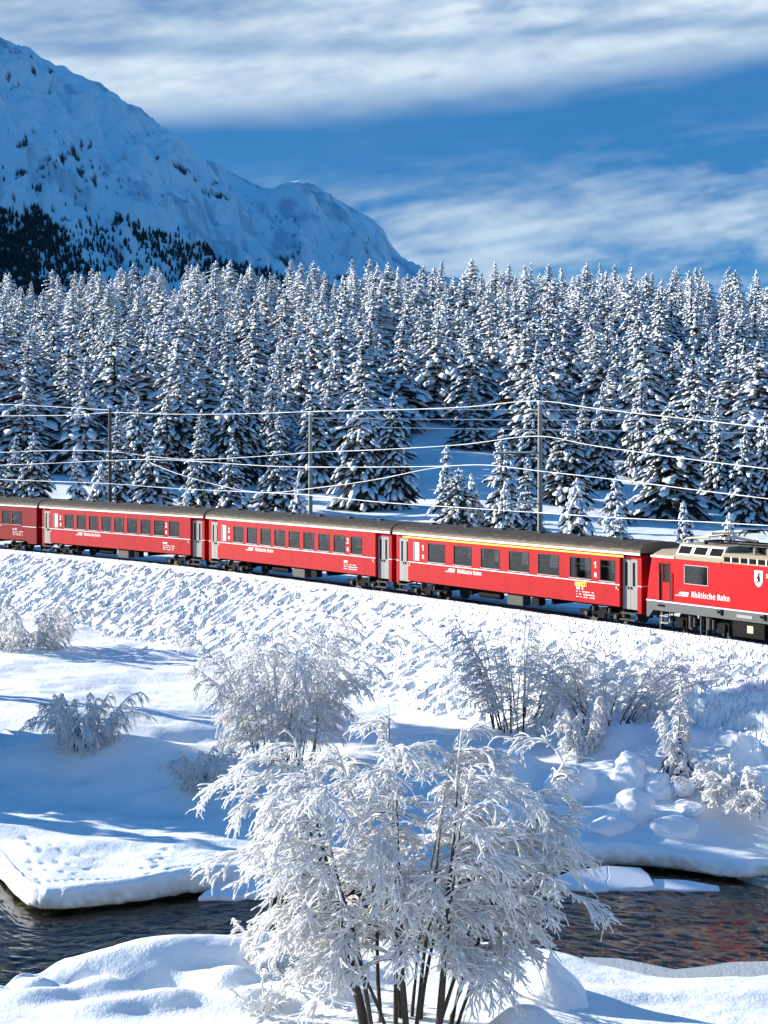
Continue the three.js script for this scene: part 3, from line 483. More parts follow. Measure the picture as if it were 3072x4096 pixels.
    mesh('end_wall', merge([box(0.06, EAVE - 0.66, 0.62, X1 - e * 0.035, (EAVE + 0.66) / 2, 0.8 + (lug ? 0.19 : 0)), box(0.06, EAVE - 0.66, 0.62, X1 - e * 0.035, (EAVE + 0.66) / 2, -0.8 - (lug ? 0.19 : 0)), box(0.06, 0.3, 1.3, X1 - e * 0.035, EAVE - 0.16, 0)]), paint, g);
    mesh('end_stripe', box(0.012, 0.04, 0.32, X1 + e * 0.003, 1.86, 0.95), PAINT.white, g);
    const bel = [box(0.2, 2.35, 1.35, X1 + e * 0.1, 2.0, 0)]; for (let k = 0; k < 3; k++) bel.push(box(0.05, 2.45, 1.46, X1 + e * (0.05 + k * 0.07), 2.0, 0));
    mesh('gangway_bellows', merge(bel), PAINT.rubber, g);
    mesh('coupling', merge([box(0.42, 0.16, 0.2, X1 + e * 0.2, 0.72, 0), rod([X1 + e * 0.05, 0.95, 0.4], [X1 + e * 0.28, 0.45, 0.35], 0.035), rod([X1 + e * 0.05, 0.95, -0.4], [X1 + e * 0.28, 0.45, -0.35], 0.035), box(0.1, 0.2, 1.8, X1 - e * 0.1, 0.72, 0)]), PAINT.dark, g);
    bogie(g, e * 6.4);
  }
  mesh('underframe', merge([box(17.2, 0.14, 1.9, 0, 0.83, 0), box(0.12, 0.3, 2.0, -3, 0.7, 0), box(0.12, 0.3, 2.0, 3, 0.7, 0)]), PAINT.black, g);
  mesh('equipment_box', box(1.15, 0.46, 0.5, 0.55, 0.55, 0.95), PAINT.iron, g);
  mesh('equipment_box', box(0.5, 0.36, 0.4, 2.0, 0.6, 0.98), PAINT.dark, g); mesh('air_tank', new THREE.CylinderGeometry(0.17, 0.17, 1.6, 12).rotateZ(Math.PI / 2).translate(-1.6, 0.6, 0.85), PAINT.dark, g);
  const L = lug ? 9 : 7.8;
  if (lug) mesh('waist_stripe', merge([box(13.9, 0.042, 0.012, -1.95, 1.86, HW + 0.006), box(1.55, 0.042, 0.012, 8.2, 1.86, HW + 0.006)]), PAINT.white, g);
  else mesh('waist_stripe', box(2 * L, 0.042, 0.012, 0, 1.86, HW + 0.006), PAINT.white, g);
  mesh('waist_stripe', box(2 * L, 0.042, 0.012, 0, 1.86, -HW - 0.006), PAINT.white, g);
  if (first) mesh('first_class_stripe', box(16.3, 0.085, 0.012, -0.1, EAVE - 0.1, HW + 0.006), PAINT.yellow, g);
  const zt = HW + 0.004;
  if (!lug) {
    mesh('lettering', merge([emblem(-4.55, 1.56, zt, 0.2), text('Rhätische Bahn', 0.2, -3.72, 1.56, zt, 0.92)]), PAINT.white, g);
    const n = first ? '1' : '2';
    for (const x of [-6.6, first ? 6.16 : 5.26]) mesh('class_number', merge([text(n, 0.3, x - 0.04, 2.5, zt), quad([[x, 2.12], [x + 0.16, 2.08], [x + 0.16, 2.28], [x + 0.02, 2.3]], zt)]), PAINT.white, g);
  }
  const rr = rngOf(kind.length * 31), marks = [], mx = lug ? 6.3 : 5.0, my = lug ? 1.58 : 1.45;
  for (let row = 0; row < 4; row++) { let x = mx; while (x < mx + (row ? 1.15 : 0.4)) { const w = row ? 0.03 + 0.05 * rr() : 0.09, h = row ? 0.05 : 0.12; marks.push(quad([[x, my - row * 0.12], [x + w, my - row * 0.12], [x + w, my - row * 0.12 + h], [x, my - row * 0.12 + h]], zt)); x += w + 0.025 + (rr() < 0.25 ? 0.12 : 0); } }
  mesh('data_marks', merge(marks), PAINT.white, g).userData.kind = 'stuff';
  if (first) { const b = mesh('yellow_sign', box(0.78, 0.2, 0.02, 5.3, 1.7, HW + 0.012), PAINT.yellow, g); mesh('sign_glyph', merge([box(0.1, 0.06, 0.006, 5.45, 1.71, HW + 0.026), box(0.05, 0.14, 0.006, 5.63, 1.69, HW + 0.026)]), PAINT.dark, b); }
  return g;
}
function placeOn(g, [ax, az], [bx, bz], shift = 0) {            // local +x runs from a to b, local +z faces the camera side
  const dx = bx - ax, dz = -(bz - az), l = Math.hypot(dx, dz);
  g.position.set((ax + bx) / 2 + dx / l * shift, 0, -(az + bz) / 2 + dz / l * shift); g.rotation.y = Math.atan2(-dz, dx);
}
placeOn(coach('deep red carriage cut off by the left edge, last in view', 'luggage'), TRACK[3], TRACK[4]);
placeOn(coach('red second class carriage with nine small windows, farther of two alike', 'second'), TRACK[4], TRACK[5]);
placeOn(coach('red second class carriage with nine small windows, coupled behind the yellow striped one', 'second b'), TRACK[5], TRACK[6]);
placeOn(coach('red first class carriage with yellow stripe under its roof beside the locomotive', 'first'), TRACK[6], TRACK[7]);

function locomotive() {
  const g = thing('locomotive', 'bright red electric locomotive with grey skirt and folded pantograph', 'locomotive');
  const R = PAINT.locoRed, E = 8, Z = 1.36, top = EAVE + 0.02, bot = 1.37;
  const front = (e) => [[e * (E - 0.02), bot], [e * (E - 0.10), 2.2], [e * (E - 0.32), top]];
  const outline = [...front(-1).reverse(), ...front(1)];
  const holes = [[-7.02, -6.66, 2.2, 3.02], [-5.75, -4.38, 2.22, 3.04], [6.66, 7.02, 2.2, 3.02], [4.38, 5.75, 2.22, 3.04]];
  for (const s of [1, -1]) mesh('body_side', holed(outline, holes, 0.08).translate(0, 0, s > 0 ? Z - 0.08 : -Z), R, g);
  for (const s of [1, -1]) for (const [a, b, c, d] of holes) { const w = b - a < 0.5 ? mesh('door', merge([paneFrame(a - 0.07, b + 0.07, 1.42, 3.12, 0.02, s * (Z + 0.008), 0.012)]), PAINT.deepRed, g) : g; addWindow(w, a, b, c, d, Z, s, b - a > 0.5 ? new THREE.MeshPhysicalMaterial({ color: new THREE.Color().setRGB(0.85, 0.88, 0.86), roughness: 0.05, transmission: 1, thickness: 0 }) : glass, b - a > 0.5 ? PAINT.alu : PAINT.rubber).name = b - a > 0.5 ? 'cab_window' : 'door_window'; }
  for (const s of [1, -1]) for (const e of [-1, 1]) for (const dx of [7.2, 6.5]) { mesh('handrail', rod([e * dx, 1.42, s * (Z + 0.05)], [e * dx, 2.66, s * (Z + 0.05)], 0.025), PAINT.iron, g); if (dx > 7) mesh('handrail_recess', box(0.14, 1.62, 0.01, e * dx, 2.2, s * (Z + 0.006)), PAINT.black, g); }
  for (const e of [-1, 1]) {
    const up = new THREE.Shape([[e * (E - 0.12), 2.3], [e * (E - 0.32), top], [e * (E - 0.38), top], [e * (E - 0.18), 2.3]].map(([x, y]) => new THREE.Vector2(x, y)));
    const low = new THREE.Shape([[e * (E - 0.02), bot], [e * (E - 0.11), 2.3], [e * (E - 0.18), 2.3], [e * (E - 0.08), bot]].map(([x, y]) => new THREE.Vector2(x, y)));
    mesh('cab_front', new THREE.ExtrudeGeometry(low, { depth: 2 * Z - 0.17, bevelEnabled: false }).translate(0, 0, -Z + 0.085), R, g);
    mesh('windscreen', new THREE.ExtrudeGeometry(up, { depth: 2 * Z - 0.17, bevelEnabled: false }).translate(0, 0, -Z + 0.085), PAINT.black, g);
    mesh('headlight', merge([-0.85, 0.85].map((z) => new THREE.CylinderGeometry(0.12, 0.12, 0.1, 14).rotateZ(Math.PI / 2).translate(e * E, 1.65, z))), PAINT.white, g);
    mesh('buffer', new THREE.CylinderGeometry(0.28, 0.28, 0.06, 16).rotateZ(Math.PI / 2).scale(1, 0.7, 1).translate(e * (E + 0.32), 0.82, 0), PAINT.iron, g);
    mesh('coupling_hoses', merge([rod([e * E, 0.9, 0.3], [e * (E + 0.4), 0.5, 0.36], 0.04), rod([e * E, 0.9, -0.3], [e * (E + 0.4), 0.5, -0.36], 0.04), rod([e * E, 0.82, 0], [e * (E + 0.32), 0.82, 0], 0.08)]), PAINT.blue, g);
    const cx = e * (E - 0.32);
    // sloping cab roof
    const s0 = new THREE.Shape([[-Z - 0.03, 0], [Z + 0.03, 0], [Z - 0.08, 0.12], [Z - 0.62, 0.30], [-Z + 0.62, 0.30], [-Z + 0.08, 0.12]].map(([x, y]) => new THREE.Vector2(x, y)));
    mesh('cab_roof', new THREE.ExtrudeGeometry(s0, { depth: 1.32, bevelEnabled: false }).rotateY(Math.PI / 2).translate(e > 0 ? cx - 1.32 : cx, top, 0), PAINT.roofLoco ?? PAINT.cream, g);
    mesh('cab_gutter', box(1.4, 0.09, 0.03, e * (E - 0.98), top + 0.03, Z + 0.035), PAINT.white, g);
    // raised housing with three dark louvre panels on each slope
    const hx = e * 5.0, s1 = new THREE.Shape([[-Z - 0.02, 0], [Z + 0.02, 0], [Z - 0.1, 0.12], [Z - 0.42, 0.62], [-Z + 0.42, 0.62], [-Z + 0.1, 0.12]].map(([x, y]) => new THREE.Vector2(x, y)));
    mesh('roof_housing', new THREE.ExtrudeGeometry(s1, { depth: 2.7, bevelEnabled: true, bevelSize: 0.02, bevelThickness: 0.02, bevelSegments: 2 }).rotateY(Math.PI / 2).translate(hx - 1.35, top, 0), PAINT.cream, g);
    for (const s of [1, -1]) for (let k = 0; k < 3; k++) {
      const x = hx + (k - 1) * 0.9, tilt = Math.atan2(0.32, 0.5);
      const place = (m) => m.rotateX(-s * tilt).translate(x, top + 0.375, s * (Z - 0.255 + 0.012));
      const p = mesh('roof_window', place(paneFrame(-0.42, 0.42, -0.25, 0.25, 0.07, 0, 0.05)), PAINT.white, g);
      mesh('dark_panel', place(box(0.70, 0.36, 0.03)), PAINT.black, p);
    }
  }
  // low roof between the housings with a row of small openings, insulators and resistor boxes
  const sl = new THREE.Shape([[-Z - 0.02, 0], [Z + 0.02, 0], [Z + 0.0, 0.28], [Z - 0.16, 0.40], [-Z + 0.16, 0.40], [-Z, 0.28]].map(([x, y]) => new THREE.Vector2(x, y)));
  mesh('low_roof', new THREE.ExtrudeGeometry(sl, { depth: 7.2, bevelEnabled: false }).rotateY(Math.PI / 2).translate(-3.6, top, 0), PAINT.cream, g);
  for (const s of [1, -1]) for (let k = 0; k < 15; k++) { const x = -3.3 + k * 0.47; mesh('vent_opening', merge([box(0.34, 0.2, 0.02, x, top + 0.16, s * (Z + 0.012))]), PAINT.black, g); mesh('vent_post', box(0.07, 0.25, 0.025, x + 0.235, top + 0.15, s * (Z + 0.02)), PAINT.white, g); }
  mesh('resistor_box', merge([box(6.0, 0.3, 1.5, 0.4, top + 0.6, -0.1)]), PAINT.dark, g);
  for (let k = 0; k < 9; k++) mesh('insulator', merge([new THREE.CylinderGeometry(0.05, 0.07, 0.26, 8).translate(-2.3 + k * 0.7, top + 0.54, 0.78), new THREE.CylinderGeometry(0.09, 0.09, 0.03, 8).translate(-2.3 + k * 0.7, top + 0.55, 0.78), new THREE.CylinderGeometry(0.08, 0.08, 0.03, 8).translate(-2.3 + k * 0.7, top + 0.63, 0.78)]), PAINT.inner, g);
  mesh('busbar', merge([rod([-3.2, top + 0.72, 0.78], [3.6, top + 0.72, 0.78], 0.03), rod([-3.2, top + 0.80, 0.5], [3.6, top + 0.80, 0.5], 0.03)]), PAINT.iron, g);
  { // folded single arm pantograph
    const y = top + 0.66, p = mesh('pantograph', merge([rod([-5.4, y + 0.1, -0.5], [-2.7, y + 0.1, -0.5], 0.045), rod([-5.4, y + 0.1, 0.5], [-2.7, y + 0.1, 0.5], 0.045), rod([-5.4, y + 0.1, -0.5], [-5.4, y + 0.1, 0.5], 0.045), rod([-2.7, y + 0.1, -0.5], [-2.7, y + 0.1, 0.5], 0.045), ...[-5.3, -2.8].flatMap((x) => [-0.5, 0.5].map((z) => new THREE.CylinderGeometry(0.07, 0.1, 0.22, 8).translate(x, y - 0.02, z)))]), PAINT.dark, g);
    mesh('lower_arm', rod([-2.8, y + 0.2, 0.05], [-5.35, y + 0.42, 0.05], 0.06), PAINT.iron, p);
    mesh('upper_arm', merge([rod([-5.35, y + 0.42, 0.05], [-3.0, y + 0.58, 0.3], 0.035), rod([-5.35, y + 0.42, 0.05], [-3.0, y + 0.58, -0.3], 0.035), rod([-4.4, y + 0.48, -0.14], [-4.4, y + 0.48, 0.2], 0.03)]), PAINT.iron, p);
    mesh('collector_head', merge([-3.15, -2.85].flatMap((x) => [box(0.06, 0.05, 1.1, x, y + 0.66, 0), rod([x, y + 0.66, 0.55], [x, y + 0.6, 0.72], 0.03), rod([x, y + 0.6, 0.72], [x, y + 0.46, 0.84], 0.03), rod([x, y + 0.66, -0.55], [x, y + 0.46, -0.8], 0.03)]).concat([rod([-3.2, y + 0.6, 0], [-2.8, y + 0.6, 0], 0.03)])), PAINT.black, p);
    mesh('tension_rod', merge([rod([-6.55, y + 0.16, 0.35], [-5.3, y + 0.26, 0.3], 0.05), rod([-6.55, y + 0.16, 0.35], [-6.75, y + 0.04, 0.4], 0.05), rod([-6.4, y + 0.17, 0.33], [-4.6, y + 0.42, 0.15], 0.035)]), PAINT.tan, p);
  }
  // skirt, white line, steps, bogies
  const sk = new THREE.Shape([[-E, 0.62], [-E + 0.12, 0.62], [-E + 0.4, 0.94], [E - 0.4, 0.94], [E - 0.12, 0.62], [E, 0.62], [E, bot - 0.03], [-E, bot - 0.03]].map(([x, y]) => new THREE.Vector2(x, y)));
  for (const s of [1, -1]) { mesh('skirt', new THREE.ExtrudeGeometry(sk, { depth: 0.08, bevelEnabled: false }).translate(0, 0, s > 0 ? Z - 0.07 : -Z - 0.01), PAINT.grey, g); mesh('white_line', box(2 * E + 0.02, 0.055, 0.03, 0, bot - 0.015, s * (Z + 0.008)), PAINT.white, g); }
  for (const e of [-1, 1]) mesh('front_beam', box(0.08, bot - 0.68, 2 * Z - 0.16, e * (E - 0.04), (bot + 0.6) / 2, 0), PAINT.grey, g);
  mesh('interior_floor', box(15.4, 0.1, 2.5, 0, bot + 0.02, 0), PAINT.dark, g);
  for (const x of [-4.1, 4.1]) mesh('cab_wall', box(0.05, 1.8, 2.5, x, 2.3, 0), PAINT.cabWall, g);
  mesh('driver_desk', merge([box(0.5, 0.35, 1.6, -7.1, 2.2, 0), box(0.45, 0.9, 0.5, -5.6, 2.0, 0.3), box(0.2, 0.6, 0.45, -5.35, 2.55, 0.3)]), PAINT.dark, g);
  for (const x of [-3.6, -1.25, 1.25, 3.6]) mesh('lifting_bracket', merge([box(0.08, 0.26, 0.05, x, 1.2, Z + 0.035), box(0.28, 0.1, 0.04, x - 0.1, 1.2, Z + 0.03)]), PAINT.black, g);
  mesh('skirt_slot', merge([box(0.42, 0.1, 0.012, -7.1, 1.17, Z + 0.014)]), PAINT.black, g);
  mesh('number_plate', box(0.85, 0.13, 0.012, -2.35, 1.13, Z + 0.016), PAINT.inner, g);
  for (const cx of [-5.0, 5.0]) {
    const b = mesh('bogie', merge([box(4.0, 0.2, 0.14, cx, 0.62, 1.05), box(4.0, 0.2, 0.14, cx, 0.62, -1.05), box(0.5, 0.3, 2.2, cx, 0.6, 0), ...[-1.2, 1.2].flatMap((d) => [box(0.42, 0.36, 0.2, cx + d, 0.5, 1.1), rod([cx + d - 0.42, 0.2, 1.14], [cx + d - 0.42, 0.72, 1.14], 0.05), rod([cx + d + 0.42, 0.2, 1.14], [cx + d + 0.42, 0.72, 1.14], 0.05)])]), PAINT.dark, g);
    for (const d of [-1.2, 1.2]) { for (const s of [1, -1]) mesh('wheel', new THREE.CylinderGeometry(0.53, 0.53, 0.13, 24).rotateX(Math.PI / 2).translate(cx + d, 0.5, s * 0.62), PAINT.iron, b); mesh('spring', merge([new THREE.CylinderGeometry(0.1, 0.1, 0.5, 10).translate(cx + d * 0.45, 0.62, 1.16), new THREE.CylinderGeometry(0.07, 0.07, 0.4, 10).translate(cx + d * 0.45 + 0.25, 0.6, 1.18)]), PAINT.iron, b); }
    mesh('step', merge([box(0.5, 0.05, 0.25, cx < 0 ? -7.0 : 7.0, 0.42, 1.2), box(0.5, 0.05, 0.25, cx < 0 ? -7.0 : 7.0, 0.72, 1.2), box(0.04, 0.6, 0.05, cx < 0 ? -7.24 : 7.24, 0.65, 1.2), box(0.04, 0.6, 0.05, cx < 0 ? -6.76 : 6.76, 0.65, 1.2)]), PAINT.inner, b);
    for (const [dx, z, q] of [[-2.35, 1.1, 0.09], [0.1, 1.2, 0.06], [0.45, 1.2, 0.06]]) mesh('sand_pipe', rod([cx + dx, 0.12, z], [cx + dx, 0.9, z], q), PAINT.iron, b);
  }
  const bb = mesh('battery_box', box(1.7, 0.62, 0.6, -2.2, 0.58, 1.0), PAINT.dark, g); mesh('yellow_label', box(0.32, 0.3, 0.012, -2.1, 0.62, 1.308), PAINT.tan, bb);
  mesh('battery_box', box(1.7, 0.62, 0.6, 1.4, 0.58, 1.0), PAINT.dark, g);
  const zt = Z + 0.005;
  mesh('lettering', merge([emblem(-6.15, 1.68, zt, 0.2), text('Rhätische Bahn', 0.24, -5.35, 1.68, zt, 0.88)]), PAINT.white, g);
  const sh = new THREE.Shape(); sh.moveTo(-0.22, 0.3); sh.lineTo(0.22, 0.3); sh.lineTo(0.22, -0.08); sh.quadraticCurveTo(0.2, -0.3, 0, -0.38); sh.quadraticCurveTo(-0.2, -0.3, -0.22, -0.08); sh.closePath();
  const badge = mesh('coat_of_arms', new THREE.ExtrudeGeometry(sh, { depth: 0.012, bevelEnabled: false }).translate(-1.6, 2.78, Z + 0.002), PAINT.white, g);
  const ib = [[-0.1, -0.2], [-0.03, -0.08], [-0.09, 0.0], [-0.1, 0.08], [-0.04, 0.04], [-0.02, 0.1], [-0.06, 0.16], [0.0, 0.17], [0.02, 0.22], [0.1, 0.2], [0.05, 0.17], [0.06, 0.08], [0.07, -0.02], [0.1, -0.2], [0.05, -0.2], [0.02, -0.1], [-0.04, -0.2]];
  mesh('black_ibex', quad(ib.map(([x, y]) => [x - 1.6, y + 2.78]), Z + 0.018), PAINT.black, badge);
  mesh('name_lettering', text('Som', 0.17, -1.22, 2.80, zt), PAINT.white, g);
  return g;
}
placeOn(locomotive(), TRACK[7], TRACK[8], -0.05);

// ---------------------------------------------------------------- masts and wires of the overhead line
const M_RIME = mat(0.86, 0.87, 0.88, 0.8), M_MAST = mat(0.20, 0.19, 0.175, 0.8);
function onTrack(px, p) { let lo = 40, hi = 200; for (let i = 0; i < 40; i++) { const Z = (lo + hi) / 2; if (trackAt((px - 1536) / FPX * Z, Z)[0] > p) lo = Z; else hi = Z; } return lo; }
function mast(px, topPy, label, arms, tone) {
  const Z = onTrack(px, -2.9), [x, y, z] = at(px, topPy, Z), base = -0.3, g = thing('overhead_line_mast', label, 'mast', 'overhead line masts');
  g.position.set(x, base, z); const h = y - base, [tx, ty] = [0, 0];
  mesh('post', new THREE.CylinderGeometry(0.105, 0.15, h, 14).translate(0, h / 2, 0), tone, g);
  mesh('foot', box(0.55, 0.5, 0.55, 0, 0.1, 0), PAINT.dark, g);
  mesh('snow_cap', new THREE.SphereGeometry(0.16, 10, 6).scale(1, 0.8, 1).translate(0, h + 0.02, 0), M.rimSnow, g);
  const dir = new THREE.Vector3(-0.82, 0, 0.57);                // towards the track
  for (const [py, len, kind] of arms) {
    const ay = at(px, py, Z)[1] - base, e = dir.clone().multiplyScalar(len), a = [e.x, ay, e.z];
    const arm = mesh('cantilever', kind === 'strut' ? merge([rod([0, ay, 0], [e.x * 0.55, ay + 0.12, e.z * 0.55], 0.035), rod([e.x * 0.55, ay + 0.12, e.z * 0.55], [e.x, ay - 0.1, e.z], 0.03)]) : merge([rod([0, ay, 0], a, 0.045), rod([0, ay - 0.22, 0], [e.x * 0.75, ay - 0.1, e.z * 0.75], 0.03)]), PAINT.iron, g);
    mesh('insulator', merge([0.16, 0.24, 0.32].map((k) => new THREE.CylinderGeometry(0.1, 0.1, 0.05, 10).rotateZ(Math.PI / 2).rotateY(Math.atan2(-e.z, e.x)).translate(dir.x * (0.2 + k), ay, dir.z * (0.2 + k)))), PAINT.inner, arm);
    mesh('rime', rod([dir.x * 0.55, ay + 0.05, dir.z * 0.55], [e.x * (kind === 'strut' ? 0.55 : 1), ay + (kind === 'strut' ? 0.15 : 0.055), e.z * (kind === 'strut' ? 0.55 : 1)], 0.045), M_RIME, arm);
  }
}
mast(440, 1628, 'dark overhead line mast behind the farther second class carriage', [[1765, 1.6], [1835, 1.4, 'strut'], [1905, 2.4, 'strut']], mat(0.09, 0.08, 0.07, 0.9));
mast(1242, 1655, 'pale slender overhead line mast behind the nearer second class carriage', [[1888, 2.2, 'strut']], mat(0.30, 0.31, 0.28, 0.7));
mast(2160, 1612, 'tall grey overhead line mast behind the first class carriage', [[1812, 3.0], [2016, 2.6, 'strut']], mat(0.28, 0.27, 0.24, 0.8));
function wire(label, pts, p, r, group = 'overhead wires of the railway', Zfix) {
  const P = pts.map(([px, py, q]) => new THREE.Vector3(...at(px, py, Zfix ?? onTrack(px, q ?? p)))), c = new THREE.CatmullRomCurve3(P, false, 'centripetal'), Q = c.getPoints(P.length * 9), g = new Geo();
  g.tube(Q.map((v) => [v.x, v.y, v.z]), Q.map((_, i) => r * (0.9 + 0.25 * noise(i * 0.7, px0(pts)))), null, 5);
  tag(g.build('overhead_wire', M_RIME, scene), label, 'wire', group);
}
const px0 = (pts) => pts[0][1] * 0.37;
wire('topmost white frosted wire running over all three mast tops', [[-250, 1672], [0, 1664], [300, 1660], [441, 1650], [640, 1656], [840, 1657], [1050, 1653], [1244, 1646], [1560, 1640], [1860, 1628], [2158, 1604], [2360, 1631], [2582, 1657], [2830, 1684], [3072, 1711], [3350, 1738]], -2.9, 0.025);
wire('short white wire ending at the top of the left mast from the left', [[-250, 1606], [0, 1616], [220, 1627], [436, 1640]], -2.9, 0.025);
wire('second frosted wire from the top, dipping between the left and middle masts', [[-250, 1818], [0, 1810], [230, 1802], [441, 1806], [600, 1825], [760, 1838], [1000, 1828], [1244, 1810], [1536, 1798], [1850, 1778], [2158, 1745], [2360, 1780], [2600, 1815], [2840, 1847], [3072, 1875], [3350, 1905]], -2.7, 0.025);
wire('third frosted wire from the top, level behind the middle mast', [[-250, 1872], [0, 1861], [230, 1852], [441, 1842], [620, 1838], [790, 1846], [1000, 1860], [1120, 1866], [1244, 1868], [1536, 1868], [1760, 1865], [1943, 1860], [2158, 1884], [2450, 1917], [2770, 1958], [3072, 1995], [3350, 2030]], -0.9, 0.025);
wire('lowest frosted wire, running just above the carriage roofs', [[-250, 1905], [0, 1918], [441, 1935], [704, 1954], [1000, 1968], [1244, 1981], [1536, 2010], [1850, 2031], [2158, 2051], [2443, 2070], [2800, 2087], [3072, 2102], [3350, 2118]], -0.2, 0.025);
wire('sagging carrier wire that dips left of the middle mast', [[600, 1850, -0.9], [680, 1884], [830, 1930], [981, 1963], [1100, 1970], [1244, 1954], [1390, 1936], [1536, 1912], [1690, 1880], [1800, 1864, -0.9]], -0.5, 0.025);
wire('thin upper wire of the far line in front of the forest', [[1400, 1636], [1800, 1637], [2330, 1640], [2700, 1642], [3200, 1644]], 0, 0.035, 'thin far wires before the forest', 150);
wire('thin middle wire of the far line in front of the forest', [[1200, 1672], [1666, 1676], [2138, 1680], [2600, 1678], [3200, 1680]], 0, 0.035, 'thin far wires before the forest', 150);
wire('thin lower wire of the far line in front of the forest', [[1500, 1709], [1740, 1713], [2090, 1718], [2400, 1722], [2700, 1727], [3200, 1736]], 0, 0.04, 'thin far wires before the forest', 150);
// ---------------------------------------------------------------- snow-laden conifers
// each variant: trunk, crown of drooping dark sprays, snow lying on the sprays
function coniferParts(seed, h, r, o = {}) {
  const rng = rngOf(seed), { gap = 0.62, per = 9, fine = 2, frost = 0, droop = 0.55, shape = 0.85, lean = 0 } = o;
  const trunk = new Geo(), crown = new Geo(), snow = new Geo(), lx = (rng() - 0.5) * lean, lz = (rng() - 0.5) * lean;
  const axis = (y) => [lx * y * (y / h), y, lz * y * (y / h)];
  trunk.tube([axis(-0.5), axis(h * 0.5), axis(h * 0.97)], [0.022 * h, 0.013 * h, 0.02], null, 6);
  let y = h * (o.bare ?? 0.05), k = 0;
  while (y < h * 0.985) {
    const t = y / h, R0 = r * Math.min(1, 0.72 + t * 2.4) * Math.pow(1 - t, shape) * (0.82 + 0.36 * rng()) + 0.12, n = Math.max(4, Math.round(per * (0.45 + 0.75 * (1 - t))));
    for (let i = 0; i < n; i++) {
      const q = (i + 0.5 * (k % 2) + 0.6 * (rng() - 0.5)) / n * 6.2832, L = R0 * (0.5 + 0.7 * rng()), dx = Math.cos(q), dz = Math.sin(q), yy = y + (rng() - 0.5) * gap * 0.8, d = droop * (0.7 + 0.6 * rng()) * (1 - 0.5 * t), a = axis(yy);
      const P = (f, s = 0) => [a[0] + dx * L * f - dz * s, yy + L * (0.10 * f - d * f * f), a[2] + dz * L * f + dx * s];
      const w = L * 0.17 + 0.05;
      if (fine > 1) crown.tube([P(0.04), P(0.42), P(0.78), P(1.04)], [w * 0.35, w, w * 0.85, w * 0.12], [0.05, 0.3 * w, 0.26 * w, 0.02], 4, false);
      else crown.tube([P(0.04), P(0.6), P(1.04)], [w * 0.4, w, w * 0.15], [0.05, 0.32 * w, 0.02], 4, false);
      if (fine > 1) for (const s of [-1, 1]) { const m = 0.3 + 0.35 * rng(), b = P(m), e = P(m + 0.25, s * L * 0.30); e[1] -= 0.12 * L; crown.tube([b, [(b[0] + e[0]) / 2, (b[1] + e[1]) / 2 + 0.03 * L, (b[2] + e[2]) / 2], e], [w * 0.4, w * 0.5, w * 0.1], [0.05, 0.2 * w, 0.02], 3); }
      const nl = fine > 1 ? 4 + Math.round(rng() * 2) : 3, sides = fine > 1 ? 5 : 4;
      for (let j = 0; j < nl; j++) {
        if (rng() < 0.14 - frost * 0.1) continue;
        const f = fine > 1 ? 0.22 + 0.74 * (j + 0.6 * rng()) / nl : 0.26 + 0.32 * j + 0.14 * (rng() - 0.5), s = (rng() - 0.5) * w * (fine > 1 ? 2.2 : 1.1) * Math.sin(f * 2.6), p = P(f, s), slope = 0.10 - 2 * d * f;
        const len = L * (fine > 1 ? 0.125 : 0.19) * (0.7 + 0.7 * rng()) + 0.04, wid = w * (fine > 1 ? 0.55 : 0.95) * (0.7 + 0.6 * rng()), hei = (0.28 * w + 0.05) * (0.8 + 0.7 * rng());
        snow.lump(p[0], p[1] + 0.2 * w, p[2], dx, dz, len * (1 + frost * 0.3), wid * (1 + frost * 0.5), hei, slope, rng, sides);
      }
    }
    y += gap * (0.75 + 0.5 * rng()) * (0.55 + 0.45 * (1 - t)); k++;
  }
  const top = axis(h); crown.tube([axis(h * 0.9), top], [0.12, 0.03], null, 4); snow.lump(top[0], top[1] - 0.12, top[2], 1, 0, 0.1, 0.1, 0.26, 0, rng, 5);
  return { trunk: trunk.geometry(), crown: crown.geometry(), snow: snow.geometry(), h, r };
}
function conifer(v, label, group, name = 'conifer') {
  const g = thing(name, label, 'conifer tree', group);
  mesh('trunk', v.trunk, M.bark, g); mesh('crown', v.crown, v.needles ?? M.needles, g).userData.kind = 'stuff'; mesh('snow_cover', v.snow, M.rimSnow, g).userData.kind = 'stuff';
  return g;
}
const NEAR = [[8, 2.2, 0.85, 0.55], [9, 2.9, 0.7, 0.6], [10, 2.5, 0.9, 0.5], [11, 3.2, 0.75, 0.65]].map(([h, r, shape, droop], i) => coniferParts(100 + i * 7, h, r, { fine: 2, gap: 0.55, per: 9, shape, droop, lean: 0.04 }));
const SMALL = [[3, 1.15], [3.4, 1.0]].map(([h, r], i) => coniferParts(300 + i, h, r, { fine: 2, gap: 0.3, per: 8, droop: 0.6, frost: 0.3 }));
const FAR = [[11, 2.3, 0.8, 0.1], [12, 2.1, 0.95, 0.5], [12, 2.6, 0.65, 0.2], [13, 2.4, 0.75, 0.9], [10, 2.2, 0.6, 0.0], [13, 2.0, 0.9, 1]].map(([h, r, shape, frost], i) => coniferParts(500 + i * 3, h, r, { fine: 1, gap: 0.6, per: 8, shape, frost, droop: 0.6, lean: 0.05, bare: 0.08 }));
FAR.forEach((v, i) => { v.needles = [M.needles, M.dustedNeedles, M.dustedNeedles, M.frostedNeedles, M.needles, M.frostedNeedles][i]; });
const PROTO = new Map();
